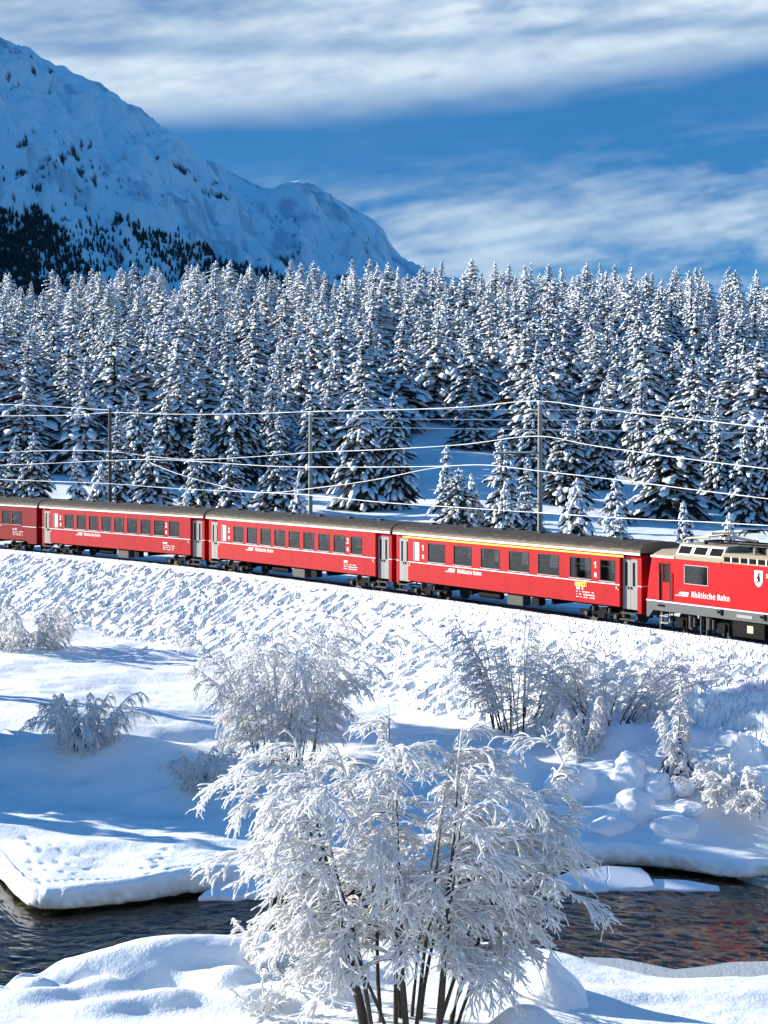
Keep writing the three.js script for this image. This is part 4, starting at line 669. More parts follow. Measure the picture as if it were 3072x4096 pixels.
function plant(v, label, group, X, Z, height, width, turn, name) {
  let root = PROTO.get(v);
  if (!root) { root = conifer(v, label, group, name); PROTO.set(v, root); } else { root = copyOf(root, label, group); if (!group) delete root.userData.group; }
  root.position.set(X, surface(X, Z) - 0.08, -Z); root.rotation.set(0.05 * Math.sin(turn * 7.3), turn, 0.05 * Math.cos(turn * 5.1)); root.scale.set(width / (2 * v.r), height / v.h, width / (2 * v.r));
  return root;
}
// trees one can single out: [pixel x, pixel y of the tip, distance, width, variant, label]
const FRONT = [
  [106, 1546, 176, 6.2, NEAR[2], 'snowy conifer standing alone on the snow at the far left, before the dark wood'],
  [-12, 1750, 141, 4.4, NEAR[0], 'snowy conifer half cut off by the left edge above the last carriage'],
  [52, 1742, 143, 3.6, NEAR[0], 'left one of the tight pair of snowy conifers above the last carriage'],
  [142, 1732, 139, 4.3, NEAR[1], 'right one of the tight pair of snowy conifers above the last carriage'],
  [322, 1785, 138, 2.6, SMALL[1], 'slim small white conifer left of the dark mast'],
  [400, 1852, 135, 2.8, SMALL[0], 'low snowy conifer touching the dark mast on its left side'],
  [470, 1640, 150, 4.2, NEAR[2], 'tall frosted conifer rising just right of the dark mast'],
  [612, 1752, 134, 5.0, NEAR[1], 'broad snow-laden conifer in front of the wood between the dark mast and the middle mast'],
  [545, 1590, 164, 5.2, NEAR[3], 'bushy snowy conifer behind the frosted tree by the dark mast'],
  [728, 1500, 172, 6.6, NEAR[3], 'tall wide snowy conifer above the farther second class carriage'],
  [800, 1636, 153, 4.0, NEAR[2], 'slender snowy conifer in the dark gap left of the middle mast'],
  [665, 1555, 170, 4.6, NEAR[0], 'middle sized snowy conifer beside the tall wide one above the farther second class carriage'],
  [930, 1505, 169, 5.6, NEAR[3], 'big round topped snow-laden conifer before the wood, left of the middle mast'],
  [922, 1750, 141, 3.8, NEAR[0], 'smaller dark conifer in front of the big round topped one'],
  [1010, 1530, 171, 4.6, NEAR[1], 'snowy conifer crowding the right side of the round topped one'],
  [1108, 1640, 150, 4.2, NEAR[2], 'dark narrow conifer just left of the middle mast'],
  [1080, 1495, 173, 4.8, NEAR[0], 'tall snowy conifer behind the dark narrow one left of the middle mast'],
  [1195, 1922, 127, 2.1, SMALL[0], 'little snowy conifer at the foot of the middle mast'],
  [1262, 1545, 165, 5.4, NEAR[1], 'tall snowy conifer directly behind the middle mast'],
  [1440, 1530, 152, 5.6, NEAR[3], 'large dark conifer with heavy snow right of the middle mast'],
  [1580, 1572, 152, 4.8, NEAR[1], 'large dark conifer at the left end of the snowy clearing'],
  [740, 1965, 128, 1.5, SMALL[1], 'tiny white conifer peeping over the carriage roofs'],
  [1790, 1787, 140, 2.5, SMALL[1], 'slim conifer on the left rim of the clearing above the first class carriage'],
  [1822, 1868, 127, 4.2, NEAR[1], 'bushy low conifer leaning over the first class carriage roof'],
  [1897, 1898, 131, 2.2, SMALL[0], 'small conifer between the bushy low one and the tall one by the right mast'],
  [2012, 1713, 130, 4.4, NEAR[0], 'tall snowy conifer left of the right mast'],
  [2105, 1832, 126, 3.2, NEAR[2], 'dark conifer touching the left side of the right mast'],
  [2034, 1930, 123, 2.3, SMALL[0], 'pale frosted young conifer in front of the tall one by the right mast'],
  [1883, 1518, 196, 4.8, NEAR[2], 'lone snowy conifer on the upper edge of the clearing'],
  [2150, 1500, 166, 5.2, NEAR[1], 'tall snowy conifer behind the top of the right mast'],
  [2262, 1680, 155, 5.4, NEAR[3], 'dark snow-laden conifer right of the right mast'],
  [2330, 1580, 166, 4.0, NEAR[2], 'narrow conifer behind the dark snow-laden one right of the right mast'],
  [2406, 1537, 164, 4.0, NEAR[0], 'loose branched tree with thin snow at the lower right wood edge'],
  [2309, 1915, 121, 3.2, SMALL[0], 'small neat cone shaped conifer alone on the snow right of the right mast'],
  [2466, 1912, 141, 2.7, SMALL[0], 'small cone shaped conifer farther up the snow, right of the neat one'],
  [2471, 2034, 113, 2.6, SMALL[1], 'low pale frosted conifer above the coupling of the locomotive'],
  [2672, 1608, 145, 7.2, NEAR[3], 'widest dark conifer with heavy snow above the locomotive'],
  [2785, 1555, 160, 5.4, NEAR[1], 'snowy conifer directly behind the widest dark one'],
  [2880, 1600, 152, 4.6, NEAR[2], 'snowy conifer between the widest dark one and the right edge'],
  [2740, 2008, 117, 1.8, SMALL[1], 'small white conifer just above the locomotive roof'],
  [2906, 2054, 101, 2.0, SMALL[0], 'young conifer right behind the pantograph'],
  [2982, 1715, 141, 4.2, NEAR[0], 'snowy conifer near the right edge over the locomotive'],
  [3062, 1645, 142, 4.6, NEAR[1], 'snowy conifer cut off by the right edge'],
  [3008, 1420, 188, 5.6, NEAR[2], 'tall snowy conifer behind those at the right edge'],
  [2560, 1480, 172, 4.6, NEAR[0], 'tall conifer at the left shoulder of the widest dark one'],
];
const spots = [];
{
  const r = rngOf(2024);
  for (const [px, py, Z, w, v, label] of FRONT) {
    const X = (px - 1536) / FPX * Z, y0 = surface(X, Z), tip = EYE - (py - HORIZON) / FPX * Z;
    plant(v, label, null, X, Z, Math.max(1, tip - y0), w * 1.18, r() * 6, 'conifer'); spots.push([X, Z, w * 0.4]);
  }
  // the wood on the slope: nearest 245 as single trees, those behind as one mass
  const clearing = (px) => lin([[-400, 176], [1480, 170], [1600, 206], [1760, 212], [1990, 208], [2080, 180], [2150, 186], [2300, 196], [2430, 198], [2600, 172], [3500, 160]], px);
  const cand = [];
  for (let Z = 160; Z < 352; Z += 5.1) for (let X = -0.2327 * Z - 9; X < 0.2327 * Z + 9; X += 5.4) {
    const x = X + (r() - 0.5) * 4.6, z = Z + (r() - 0.5) * 4.4, px = x / z * FPX + 1536;
    if (z < clearing(px) || r() < 0.10) continue;
    if (spots.some(([a, b, c]) => (a - x) ** 2 + (b - z) ** 2 < (c + 1.7) ** 2)) continue;
    spots.push([x, z, 1.8]); cand.push([x, z, r(), r(), r()]);
  }
  cand.sort((a, b) => a[1] - b[1]);
  const mass = FAR.map(() => []);
  const between = (px) => px < 440 ? 'left of the left mast' : px < 840 ? 'right of the left mast' : px < 1242 ? 'left of the middle mast' : px < 1700 ? 'right of the middle mast' : px < 2160 ? 'left of the right mast' : px < 2620 ? 'right of the right mast' : 'over the locomotive';
  cand.forEach(([x, z, a, b, c], i) => {
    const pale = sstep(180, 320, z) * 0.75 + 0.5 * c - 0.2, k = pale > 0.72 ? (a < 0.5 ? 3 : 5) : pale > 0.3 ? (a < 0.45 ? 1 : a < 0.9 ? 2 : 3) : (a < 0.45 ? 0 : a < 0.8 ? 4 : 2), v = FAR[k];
    const H = lerp(7.6, 14.8, Math.pow(b, 0.7)) * lerp(1, 0.95, sstep(260, 340, z)), W = 2 * v.r * lerp(1.15, 1.95, c) * Math.pow(H / v.h, 0.8);
    if (i < 248) {
      const size = H > 12.6 ? 'tall' : H > 10.4 ? 'middle sized' : 'short', girth = W > 0.5 * H ? 'broad' : 'slim', row = i < 60 ? 'in the front row' : i < 130 ? 'low in the wood' : 'half way up the wood', where = between(x / z * FPX + 1536);
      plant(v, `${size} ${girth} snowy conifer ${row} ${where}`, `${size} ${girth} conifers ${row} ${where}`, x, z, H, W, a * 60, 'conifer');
    }
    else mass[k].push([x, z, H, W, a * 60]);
  });
  const m4 = new THREE.Matrix4(), q = new THREE.Quaternion(), up = new THREE.Vector3(0, 1, 0);
  const wood = thing('far_wood', 'mass of frosted conifers along the top of the wooded slope, against mountain and sky', 'forest'); wood.userData.kind = 'stuff';
  mass.forEach((list, k) => {
    if (!list.length) return;
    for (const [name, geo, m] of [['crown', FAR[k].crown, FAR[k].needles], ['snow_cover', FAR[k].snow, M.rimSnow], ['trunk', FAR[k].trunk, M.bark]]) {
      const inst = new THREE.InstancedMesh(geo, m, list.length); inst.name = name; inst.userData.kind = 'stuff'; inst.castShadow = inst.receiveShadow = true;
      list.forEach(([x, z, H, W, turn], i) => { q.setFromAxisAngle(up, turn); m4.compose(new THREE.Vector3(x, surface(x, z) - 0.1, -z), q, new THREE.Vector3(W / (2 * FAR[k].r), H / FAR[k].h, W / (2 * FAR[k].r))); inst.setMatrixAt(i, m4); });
      wood.add(inst);
    }
  });
  // dark wood on the foot of the mountain
  const cone = mergeGeometries([new THREE.ConeGeometry(0.30, 0.55, 5, 1).translate(0, 0.3, 0), new THREE.ConeGeometry(0.22, 0.45, 5, 1).translate(0, 0.62, 0), new THREE.ConeGeometry(0.13, 0.3, 5, 1).translate(0, 0.87, 0)]);
  const list = [];
  for (let i = 0; i < 600000 && list.length < 22000; i++) {
    const px = lerp(-200, 1650, Math.pow(r(), 1.4)), Z = lerp(2780, 3900, r()), X = (px - 1536) / FPX * Z, y = mountainY(X, Z), py = HORIZON - (y - EYE) / Z * FPX;
    const edge = lin([[-300, 810], [0, 832], [150, 850], [300, 905], [520, 880], [600, 890], [760, 960], [1000, 1010], [1250, 1050], [1750, 1100]], px) + 45 * fbm(px * 0.012, py * 0.01, 3);
    const bare = (px > 190 + (py - 850) * 0.75 && px < 420 + (py - 850) * 1.15) ? 0.16 : 1;      // open strip of snow running down between the two woods
    const dens = py > edge ? (px < 450 ? 1 : 0.75) * bare * clamp(0.75 + 0.9 * fbm(px * 0.01, py * 0.02 + 7, 3), 0.1, 1) : 0.004;
    if (py > 620 && r() < dens) list.push([X, y, Z, lerp(9, 16, r())]);
  }
  const inst = new THREE.InstancedMesh(cone, mat(0.03, 0.036, 0.032, 0.95), list.length); inst.name = 'mountain_wood'; inst.userData.kind = 'stuff'; tag(inst, 'dark conifer wood on the lower slope of the snowy mountain', 'forest');
  list.forEach(([X, y, Z, h], i) => { q.setFromAxisAngle(up, i); m4.compose(new THREE.Vector3(X, y - 1, -Z), q, new THREE.Vector3(h * 0.9, h, h * 0.9)); inst.setMatrixAt(i, m4); }); scene.add(inst);
  // conifers on the river bank to the left, whose shadows fall across the snow
  const PINE = coniferParts(907, 18, 3.2, { fine: 2, gap: 0.7, per: 9, bare: 0.5, shape: 0.5, droop: 0.4 });
  for (const [X, Z, h, w] of [[-28.5, 80.8, 18.5, 6], [-32, 83, 19.5, 6]]) plant(PINE, 'tall snowy pine with a bare lower trunk on the bank beyond the left edge', 'tall pines on the bank beyond the left edge', X, Z, h, w, X, 'pine_tree');
  for (const [X, Z, h, w, v] of [[-18.5, 69.5, 7.5, 3.6, NEAR[2]], [-20.5, 68.0, 10.5, 4.2, NEAR[1]], [-19.2, 65.6, 7.0, 3.4, NEAR[0]], [-20.6, 63.2, 6.5, 3.2, NEAR[2]], [-23.5, 62.9, 7.5, 3.4, NEAR[0]], [-28.4, 67.6, 12.5, 4.2, NEAR[3]], [-24, 68.3, 11, 5.2, NEAR[2]], [-21.5, 64.5, 8.5, 4.4, NEAR[1]], [-27.5, 72, 13, 5, NEAR[2]], [-31, 70, 13, 5, NEAR[1]], [-22.2, 70.6, 9.5, 4, NEAR[0]], [-34, 73.5, 14, 5, NEAR[2]], [-30, 73.4, 14, 4.6, NEAR[3]], [-33.5, 75, 15, 4.6, NEAR[1]], [-37, 75.6, 15, 4.6, NEAR[0]]])
    plant(v, 'snowy conifer on the far river bank beyond the left edge, casting long shadows', 'conifers on the bank beyond the left edge', X, Z, h, w * 0.72, X, 'conifer');
}
// ---------------------------------------------------------------- bare trees and bushes coated in snow
const V = { add: (a, b, k = 1) => [a[0] + b[0] * k, a[1] + b[1] * k, a[2] + b[2] * k], norm: (a) => { const l = Math.hypot(...a) || 1; return [a[0] / l, a[1] / l, a[2] / l]; } };
// a limb that grows along dir, bends down by sag towards its end; returns its points
function limb(p, dir, L, n, sag, wob, rng, ease = 1.4) {
  const pts = [p]; let d = V.norm(dir), q = p;
  for (let i = 1; i <= n; i++) { const t = i / n; d = V.norm([d[0] + wob * (rng() - 0.5), d[1] - sag / n * Math.pow(t, ease - 1) * ease + wob * 0.6 * (rng() - 0.5), d[2] + wob * (rng() - 0.5)]); q = V.add(q, d, L / n); pts.push(q); }
  return pts;
}
const along = (pts, t) => { const f = t * (pts.length - 1), i = Math.min(pts.length - 2, Math.floor(f)), k = f - i, a = pts[i], b = pts[i + 1]; return [[lerp(a[0], b[0], k), lerp(a[1], b[1], k), lerp(a[2], b[2], k)], V.norm([b[0] - a[0], b[1] - a[1], b[2] - a[2]])]; };
function bark(G, pts, r0, r1, sides) { G.tube(pts, pts.map((_, i) => lerp(r0, r1, i / (pts.length - 1))), null, sides, sides > 3); }
// snow resting on the upper side of a limb, lumpy, thin where the limb stands upright
function coat(G, pts, r0, r1, thick, sides, rng, gapAt = 0) {
  const n = pts.length, P = [], R = [], Q = [];
  for (let i = 0; i < n; i++) {
    const a = pts[Math.max(0, i - 1)], b = pts[Math.min(n - 1, i + 1)], l = Math.hypot(b[0] - a[0], b[1] - a[1], b[2] - a[2]) || 1, hz = Math.hypot(b[0] - a[0], b[2] - a[2]) / l, rb = lerp(r0, r1, i / (n - 1));
    const th = thick * (0.55 + 0.45 * hz) * (0.7 + 0.6 * rng()) * (rng() < gapAt ? 0.25 : 1);
    P.push([pts[i][0] - 0.4 * rb * (1 - hz), pts[i][1] + rb * 0.7 * hz + th * 0.42 * hz, pts[i][2]]); R.push(th * 0.72 + rb * (rb < 0.03 ? 0.75 : 0.35)); Q.push(th * 0.6 + rb * (rb < 0.03 ? 0.5 : 0.2));
  }
  G.tube(P, R, Q, sides, sides > 3);
}
function frostTree(g, o) {
  const rng = rngOf(o.seed), { stems = 8, height = 7, spread = 0.5, stemR = 0.07, branchEvery = 0.42, branchL = 2.0, twigEvery = 0.13, twigL = 0.7, subEvery = 0.1, subL = 0.24, sag = 1.8, stemSag = 0.5, snow = 0.03, base = 0.5, low = 0.2, squash = 1, list = null, gap = 0, single = false, tw0 = 0.008, taper = 0.5, forks = 1.2 } = o;
  const n = list ? list.length : stems;
  for (let i = 0; i < n; i++) {
    const q = list ? list[i][0] : (i + 0.6 * rng()) / n * 6.2832, lean = (list ? list[i][1] : spread * (0.15 + 0.95 * rng())), L = (list ? list[i][2] : height * (0.66 + 0.4 * rng())), rr = stemR * (list ? list[i][3] ?? 1 : 0.6 + 0.7 * rng());
    const off = base * Math.sqrt(rng()), p0 = [Math.cos(q) * off, -0.25, Math.sin(q) * off * squash], pts = limb(p0, [Math.cos(q) * lean * 0.45, 1, Math.sin(q) * lean * squash * 0.45], L, 12, stemSag * (0.3 + lean) * (0.7 + 0.6 * rng()), 0.12, rng, 2.6);
    pts.forEach((v, k) => { const e = 0.52 * lean * L * Math.pow(k / 12, 1.7); v[0] += Math.cos(q) * e; v[2] += Math.sin(q) * e * squash; });
    const sb = new Geo(), sn = new Geo(), tb = new Geo(), ts = new Geo(), mb = new Geo(); bark(sb, pts, rr, rr * 0.22, 7); coat(sn, pts.slice(4), rr * 0.7, rr * 0.22, snow * 1.7, 5, rng, 0.15); coat(sn, pts.slice(0, 5), rr, rr * 0.7, snow * 1.3, 5, rng, 0.6);
    const st = sb.build('stem', M.bark, g);
    const nb = Math.max(2, Math.round(L * (1 - low) / branchEvery));
    for (let b = 0; b < nb; b++) {
      const t = low + (1 - low) * (b + 0.7 * rng()) / nb, [p, d] = along(pts, Math.min(t, 0.995)), out = rng() * 6.2832, outward = Math.atan2(p[2], p[0] + 1e-6), a = outward + (rng() + rng() + rng() - 1.5) * 2.0;
      const bl = branchL * (0.4 + 0.8 * rng()) * (1 - taper * t), up = lerp(0.2, 0.95, rng()), br = rr * (0.26 + 0.22 * (1 - t));
      const bp = limb(p, [Math.cos(a) + d[0] * 0.6, up, Math.sin(a) + d[2] * 0.6], bl, 8, sag * (0.6 + 0.7 * rng()), 0.16, rng, 1.5);
      const bb = single ? new Geo() : mb;
      bark(bb, bp, br, br * 0.25, single ? 5 : 4); coat(sn, bp, br, br * 0.25, snow * 1.3, single ? 5 : 4, rng, gap);
      const twigsOn = (path, len, t0 = 0.08) => {
        const nt = Math.max(2, Math.round(len / twigEvery));
        for (let k = 0; k < nt; k++) {
          const tt = t0 + (1 - t0) * (k + rng()) / nt, [tp, td] = along(path, Math.min(tt, 0.999)), s = rng() < 0.5 ? 1 : -1, tl = twigL * (0.3 + 0.5 * rng() + 0.6 * rng() * rng()) * (1 - 0.35 * tt), side = s * (0.15 + 0.95 * rng()), R = Math.hypot(tp[0], tp[2]) + 0.3;
          const tw = limb(tp, [td[0] * 0.8 - td[2] * side + 0.3 * tp[0] / R, td[1] * 0.6 + 0.9 * (rng() - 0.42), td[2] * 0.8 + td[0] * side + 0.3 * tp[2] / R], tl, single ? 4 : 3, sag * (0.15 + 0.55 * rng()), 0.3, rng, 1.2);
          bark(tb, tw, tw0, tw0 * 0.4, 3); coat(ts, tw, tw0 * 0.8, tw0 * 0.4, snow * (0.7 + 0.6 * rng()), single ? 4 : 3, rng, gap);
          const nsub = Math.round(tl / subEvery * (0.5 + rng()));
          for (let m = 0; m < nsub; m++) {
            const u = 0.15 + 0.85 * (m + rng()) / nsub, [p2, d2] = along(tw, Math.min(u, 0.99)), z = (rng() < 0.5 ? 1 : -1) * (0.3 + 0.9 * rng()), l2 = subL * (0.35 + rng());
            const sub = limb(p2, [d2[0] - d2[2] * z, d2[1] * 0.6 + 1.1 * (rng() - 0.45), d2[2] + d2[0] * z], l2, single ? 2 : 1, sag * 0.4, 0.5, rng, 1);
            coat(ts, sub, 0.004, 0.003, snow * 0.75, 3, rng); if (single && m % 4 === 1) bark(tb, sub.map((v) => [v[0], v[1] - snow * 0.35, v[2]]), tw0 * 0.65, 0.003, 3);
          }
        }
      };
      twigsOn(bp, bl); if (!b) twigsOn(pts, L * 0.75, low + 0.12);
      const nf = Math.round(bl * forks * (0.6 + 0.8 * rng()));
      for (let k = 0; k < nf; k++) {                            // forks of the branch
        const tt = 0.15 + 0.65 * rng(), [fp, fd] = along(bp, tt), s = (rng() < 0.5 ? 1 : -1) * (0.4 + 0.8 * rng()), fl = bl * (0.25 + 0.4 * rng()) * (1.1 - 0.5 * tt);
        const path = limb(fp, [fd[0] - fd[2] * s, fd[1] + 0.7 * rng() - 0.1, fd[2] + fd[0] * s], fl, 6, sag * (0.4 + 0.8 * rng()), 0.25, rng, 1.5);
        bark(bb, path, br * 0.55, br * 0.2, 4); coat(sn, path, br * 0.5, br * 0.2, snow * 1.15, 4, rng, gap); twigsOn(path, fl);
      }
      if (single) bb.build('branch', M.bark, st);
    }
    if (!mb.empty) mesh('branches', mb.geometry(), M.bark, st).userData.kind = 'stuff';
    mesh('snow_coat', sn.geometry(), M.rime, st);
    if (!tb.empty) mesh('twigs', tb.geometry(), M.twig, st).userData.kind = 'stuff';
    if (!ts.empty) mesh('twig_snow', ts.geometry(), M.rime, st).userData.kind = 'stuff';
  }
  return g;
}
const onSurface = (px, py, far = true) => {                     // where the ray of a pixel meets the ground
  for (let Z = 34; Z < 200; Z += 0.1) { const X = (px - 1536) / FPX * Z, y = EYE - (py - HORIZON) / FPX * Z; if (y <= (far ? surface(X, Z) : nearGround(X, Z))) return [X, Z]; if (!far && Z > 46) break; if (far && Z < 50) continue; }
  return [(px - 1536) / FPX * 60, 60];
};
function bush(label, category, px, py, o, far = true, name = 'snowy_bush') {
  const [X, Z] = o.pos ?? onSurface(px, py, far), g = thing(name, label, category);
  g.position.set(X, (far ? surface(X, Z) : nearGround(X, Z)) - 0.02, -Z); frostTree(g, o); return g;
}
bush('large bare tree in the foreground, every drooping twig coated in white snow', 'tree', 0, 0, { pos: [0.55, 38.6], seed: 11, single: true, branchL: 1.75, branchEvery: 0.27, twigEvery: 0.14, twigL: 0.74, subEvery: 0.21, subL: 0.25, sag: 1.35, stemSag: 0.45, snow: 0.028, base: 1.25, low: 0.27, stemR: 0.07, squash: 0.75, taper: 0.1, tw0: 0.009, forks: 1.5,
  list: [[3.2, 0.38, 6.8, 1.1], [2.9, 0.24, 7.2, 1.2], [3.6, 0.48, 6.2, 0.9], [0.1, 0.26, 7.3, 1.1], [6.1, 0.34, 6.8, 1], [0.3, 0.44, 6.0, 0.8], [1.6, 0.10, 7.2, 1.2], [4.6, 0.14, 7.3, 1.2], [4.1, 0.34, 6.6, 0.8], [5.3, 0.30, 6.8, 0.8], [1.0, 0.34, 6.8, 0.9], [2.3, 0.34, 6.8, 0.9], [3.1, 0.66, 4.9, 0.7], [0.0, 0.56, 5.0, 0.7], [4.8, 0.42, 5.6, 0.7], [4.3, 0.08, 6.6, 0.9], [5.0, 0.22, 6.2, 0.8]] }, false, 'snowy_tree');
bush('broad bare bush with arching snowy branches, left of centre on the far bank', 'bush', 1140, 3050, { seed: 24, stems: 26, height: 6.0, spread: 0.52, branchL: 1.45, branchEvery: 0.28, twigEvery: 0.15, twigL: 0.52, subEvery: 0.14, subL: 0.24, sag: 1.9, stemSag: 1.5, snow: 0.027, base: 1.2, low: 0.24, stemR: 0.034, gap: 0.2, tw0: 0.0065, squash: 0.8, taper: 0.35 });
bush('bare bush with many thin upright stems below the first class carriage', 'bush', 2075, 2905, { seed: 37, stems: 28, branchL: 1.2, branchEvery: 0.32, twigEvery: 0.17, twigL: 0.48, subEvery: 0.17, subL: 0.2, sag: 1.3, stemSag: 0.8, snow: 0.023, base: 1.5, low: 0.25, stemR: 0.034, height: 4.6, spread: 0.6, gap: 0.3, tw0: 0.0065, squash: 0.7, taper: 0.35 });
bush('bare bush whose branches arch to the right, below the locomotive coupling', 'bush', 2400, 2885, { seed: 41, stems: 10, branchL: 1.2, branchEvery: 0.32, twigEvery: 0.17, twigL: 0.45, subEvery: 0.16, subL: 0.2, sag: 1.4, stemSag: 1.0, snow: 0.022, base: 1.2, low: 0.22, stemR: 0.032, gap: 0.45, tw0: 0.0065, taper: 0.35,
  list: [[0.0, 0.8, 3.9], [6.1, 0.7, 3.6], [0.3, 1.0, 3.6], [3.1, 0.6, 3.3], [3.5, 0.3, 3.4], [5, 0.4, 3.0], [1.5, 0.3, 3.3], [2.6, 0.7, 3.2], [0.2, 0.5, 3.6], [6.0, 1.0, 4.0], [0.1, 1.2, 4.0], [2.9, 0.9, 3.2], [4.2, 0.6, 3.2], [0.6, 0.5, 3.4], [5.6, 0.5, 3.6], [3.3, 0.9, 3.2]] });
bush('low bush with arched drooping branches on the left bank, bent under snow', 'bush', 345, 2975, { seed: 53, stems: 18, height: 2.5, spread: 0.75, branchL: 0.7, branchEvery: 0.15, twigEvery: 0.08, twigL: 0.36, subEvery: 0.1, subL: 0.15, sag: 2.4, stemSag: 2.0, snow: 0.024, base: 0.6, low: 0.15, stemR: 0.026, tw0: 0.0065, taper: 0.3 });
bush('small round drooping bush between the left bank shadow and the big tree', 'bush', 800, 3150, { seed: 59, stems: 12, height: 1.8, spread: 0.75, branchL: 0.55, branchEvery: 0.15, twigEvery: 0.08, twigL: 0.34, subEvery: 0.1, subL: 0.14, sag: 2.4, stemSag: 2.0, snow: 0.024, base: 0.35, low: 0.15, stemR: 0.022, tw0: 0.0065, taper: 0.3 });
bush('snow bent bush in its own blue shade at the far left under the embankment', 'bush', 150, 2590, { seed: 61, stems: 14, height: 3.0, spread: 0.85, branchL: 0.9, branchEvery: 0.22, twigEvery: 0.12, twigL: 0.5, subEvery: 0.15, subL: 0.22, sag: 2.2, stemSag: 1.8, snow: 0.045, base: 1.0, low: 0.15, stemR: 0.04, tw0: 0.009, taper: 0.3 });
bush('low snow covered scrub cut off by the left edge under the embankment', 'bush', -30, 2590, { seed: 62, stems: 10, height: 2.2, spread: 1.3, branchL: 0.8, branchEvery: 0.24, twigEvery: 0.13, twigL: 0.45, subEvery: 0.15, subL: 0.2, sag: 2.0, stemSag: 2.2, snow: 0.05, base: 0.9, low: 0.15, stemR: 0.04 });
bush('stunted bush clotted with snow beside the two bare bushes', 'bush', 2320, 3010, { seed: 67, stems: 9, height: 2.5, spread: 0.6, branchL: 0.6, branchEvery: 0.16, twigEvery: 0.1, twigL: 0.36, subEvery: 0.12, subL: 0.16, sag: 2.4, stemSag: 1.2, snow: 0.06, base: 0.4, low: 0.08, stemR: 0.04 });
bush('frosted scrub at the right edge above the boulders', 'bush', 2900, 3185, { seed: 71, stems: 12, branchL: 0.6, branchEvery: 0.18, twigEvery: 0.09, twigL: 0.32, subEvery: 0.1, subL: 0.14, sag: 1.2, stemSag: 1.0, snow: 0.045, base: 0.6, low: 0.1, stemR: 0.026, height: 1.5, spread: 1.0 });
bush('frosted scrub cut off by the right edge above the bank', 'bush', 3040, 3235, { seed: 73, stems: 12, branchL: 0.6, branchEvery: 0.18, twigEvery: 0.09, twigL: 0.32, subEvery: 0.1, subL: 0.14, sag: 1.2, stemSag: 1.0, snow: 0.05, base: 0.7, low: 0.1, stemR: 0.026, height: 1.3, spread: 1.1 });
bush('frosted scrub low over the sunlit snow on the right bank', 'bush', 2800, 3130, { seed: 79, stems: 8, branchL: 0.6, branchEvery: 0.2, twigEvery: 0.1, twigL: 0.3, subEvery: 0.1, subL: 0.13, sag: 1.2, stemSag: 1.0, snow: 0.045, base: 0.4, low: 0.1, stemR: 0.025, height: 1.1, spread: 1.1 });
bush('white frosted shrub hanging over the water left of the big tree', 'bush', 1080, 3850, { seed: 83, stems: 11, branchL: 0.65, branchEvery: 0.17, twigEvery: 0.08, twigL: 0.28, subEvery: 0.08, subL: 0.12, sag: 1.3, stemSag: 1.2, snow: 0.028, base: 0.4, low: 0.1, stemR: 0.022, height: 1.2, spread: 1.0 }, false);
bush('leafless sapling with white frosted twigs at the lower left of the big tree', 'sapling', 1060, 4120, { pos: [-2.9, 39.7], seed: 89, stems: 6, branchL: 0.5, branchEvery: 0.16, twigEvery: 0.08, twigL: 0.22, subEvery: 0.08, subL: 0.09, sag: 0.3, stemSag: 0.4, snow: 0.018, base: 0.25, low: 0.2, stemR: 0.014, height: 1.05, spread: 0.7 }, false, 'snowy_sapling');
bush('small frosted sapling on the pillow of snow, left of the big tree', 'sapling', 1180, 3990, { pos: [-2.1, 41.2], seed: 97, stems: 6, branchL: 0.5, branchEvery: 0.16, twigEvery: 0.09, twigL: 0.25, subEvery: 0.09, subL: 0.1, sag: 0.3, stemSag: 0.4, snow: 0.018, base: 0.25, low: 0.2, stemR: 0.014, height: 1.0, spread: 0.9 }, false, 'snowy_sapling');
// the young tree on the right bank: thin frosted top over a skirt of dark boughs
{
  const g = bush('young tree with a thin frosted top and dark drooping lower boughs, among the boulders', 'conifer tree', 2705, 3085, { seed: 813, branchL: 0.75, branchEvery: 0.075, twigEvery: 0.085, twigL: 0.36, subEvery: 0.11, subL: 0.14, sag: 1.7, stemSag: 0.2, snow: 0.028, base: 0.05, low: 0.12, stemR: 0.05, taper: 0.55, forks: 1, list: [[1, 0.05, 3.4], [2.5, 0.2, 2.6, 0.7], [5.5, 0.25, 2.4, 0.7]] }, true, 'young_frosted_tree');
  const v = coniferParts(811, 1.3, 0.85, { fine: 2, gap: 0.18, per: 9, droop: 1.3, shape: 1.1, frost: -0.8, bare: 0.03 });
  mesh('lower_boughs', v.crown, M.needles, g); mesh('bough_snow', v.snow, M.rimSnow, g);
}
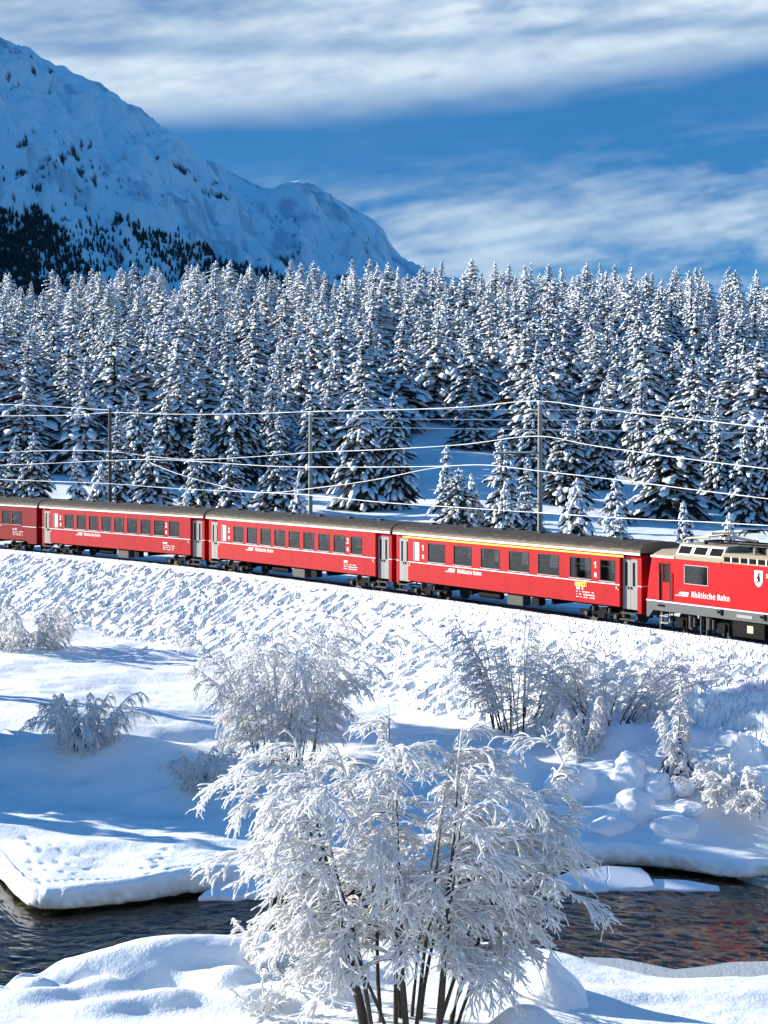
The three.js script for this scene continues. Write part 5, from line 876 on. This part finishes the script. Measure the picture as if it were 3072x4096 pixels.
// ---------------------------------------------------------------- snow covered boulders and mounds
function boulder(label, X, Z, rx, ry, rz, seed, far = true, lift = 0.02, category = 'snow covered boulder', name = 'snowy_boulder', point = 0) {
  const g = new THREE.SphereGeometry(1, 40, 28), a = g.attributes.position, v = new THREE.Vector3();
  for (let i = 0; i < a.count; i++) {
    v.fromBufferAttribute(a, i); const f = 1.12 + 0.28 * fbm(v.x * 1.1 + seed, v.z * 1.1 + v.y * 1.3, 3) + 0.02 * noise(v.x * 7 + seed, v.z * 7 + v.y * 5);
    const k = point * sstep(-0.2, 1, v.y);
    a.setXYZ(i, v.x * rx * f * (1 - k), v.y * ry * f, v.z * rz * f * (1 - k));
  }
  g.computeVertexNormals();
  const m = mesh(name, g, M.snowPlain ?? (M.snowPlain = mat(0.86, 0.885, 0.92, 0.9, { bumpMap: snowBump, bumpScale: 0.02 })), scene); tag(m, label, category); m.position.set(X, (far ? surface(X, Z) : nearGround(X, Z)) + ry * lift, -Z); m.rotation.y = seed; return m;
}
for (const [l, px, py, rx, ry, rz, s] of [
  ['broad smooth snow covered boulder, leftmost and palest of the pile on the right bank', 2290, 3150, 1.15, 0.75, 0.8, 1],
  ['tallest snow covered boulder of the pile on the right bank, lit on its left side', 2520, 3110, 0.72, 0.85, 0.6, 2],
  ['rounded snow covered boulder below the tallest one, with a bright left face', 2545, 3230, 0.62, 0.62, 0.5, 3],
  ['snow covered boulder right of the tallest one at the foot of the young spruce', 2640, 3150, 0.55, 0.5, 0.5, 4],
  ['flat snow capped slab jutting out right of the pile of boulders', 2760, 3215, 0.62, 0.22, 0.4, 5],
  ['low oval snow covered stone lying lowest and rightmost before the pile', 2690, 3305, 0.75, 0.36, 0.45, 6],
  ['low snow hummock before the pile, next to the big tree', 2460, 3285, 0.85, 0.3, 0.5, 7],
  ['snow capped stone in the shade under the young spruce', 2735, 3130, 0.4, 0.3, 0.35, 8],
]) { const [X, Z] = onSurface(px, py + 25); boulder(l, X, Z, rx * 1.08, ry * 1.05, rz, s, true, 0.2); }
boulder('pointed snow mound on the near right bank casting a wedge of blue shadow', 4.15, 41.2, 0.9, 0.95, 0.75, 9, false, 0.1, 'snow mound', 'snow_mound', 0.8);
renderer.render(scene, camera);
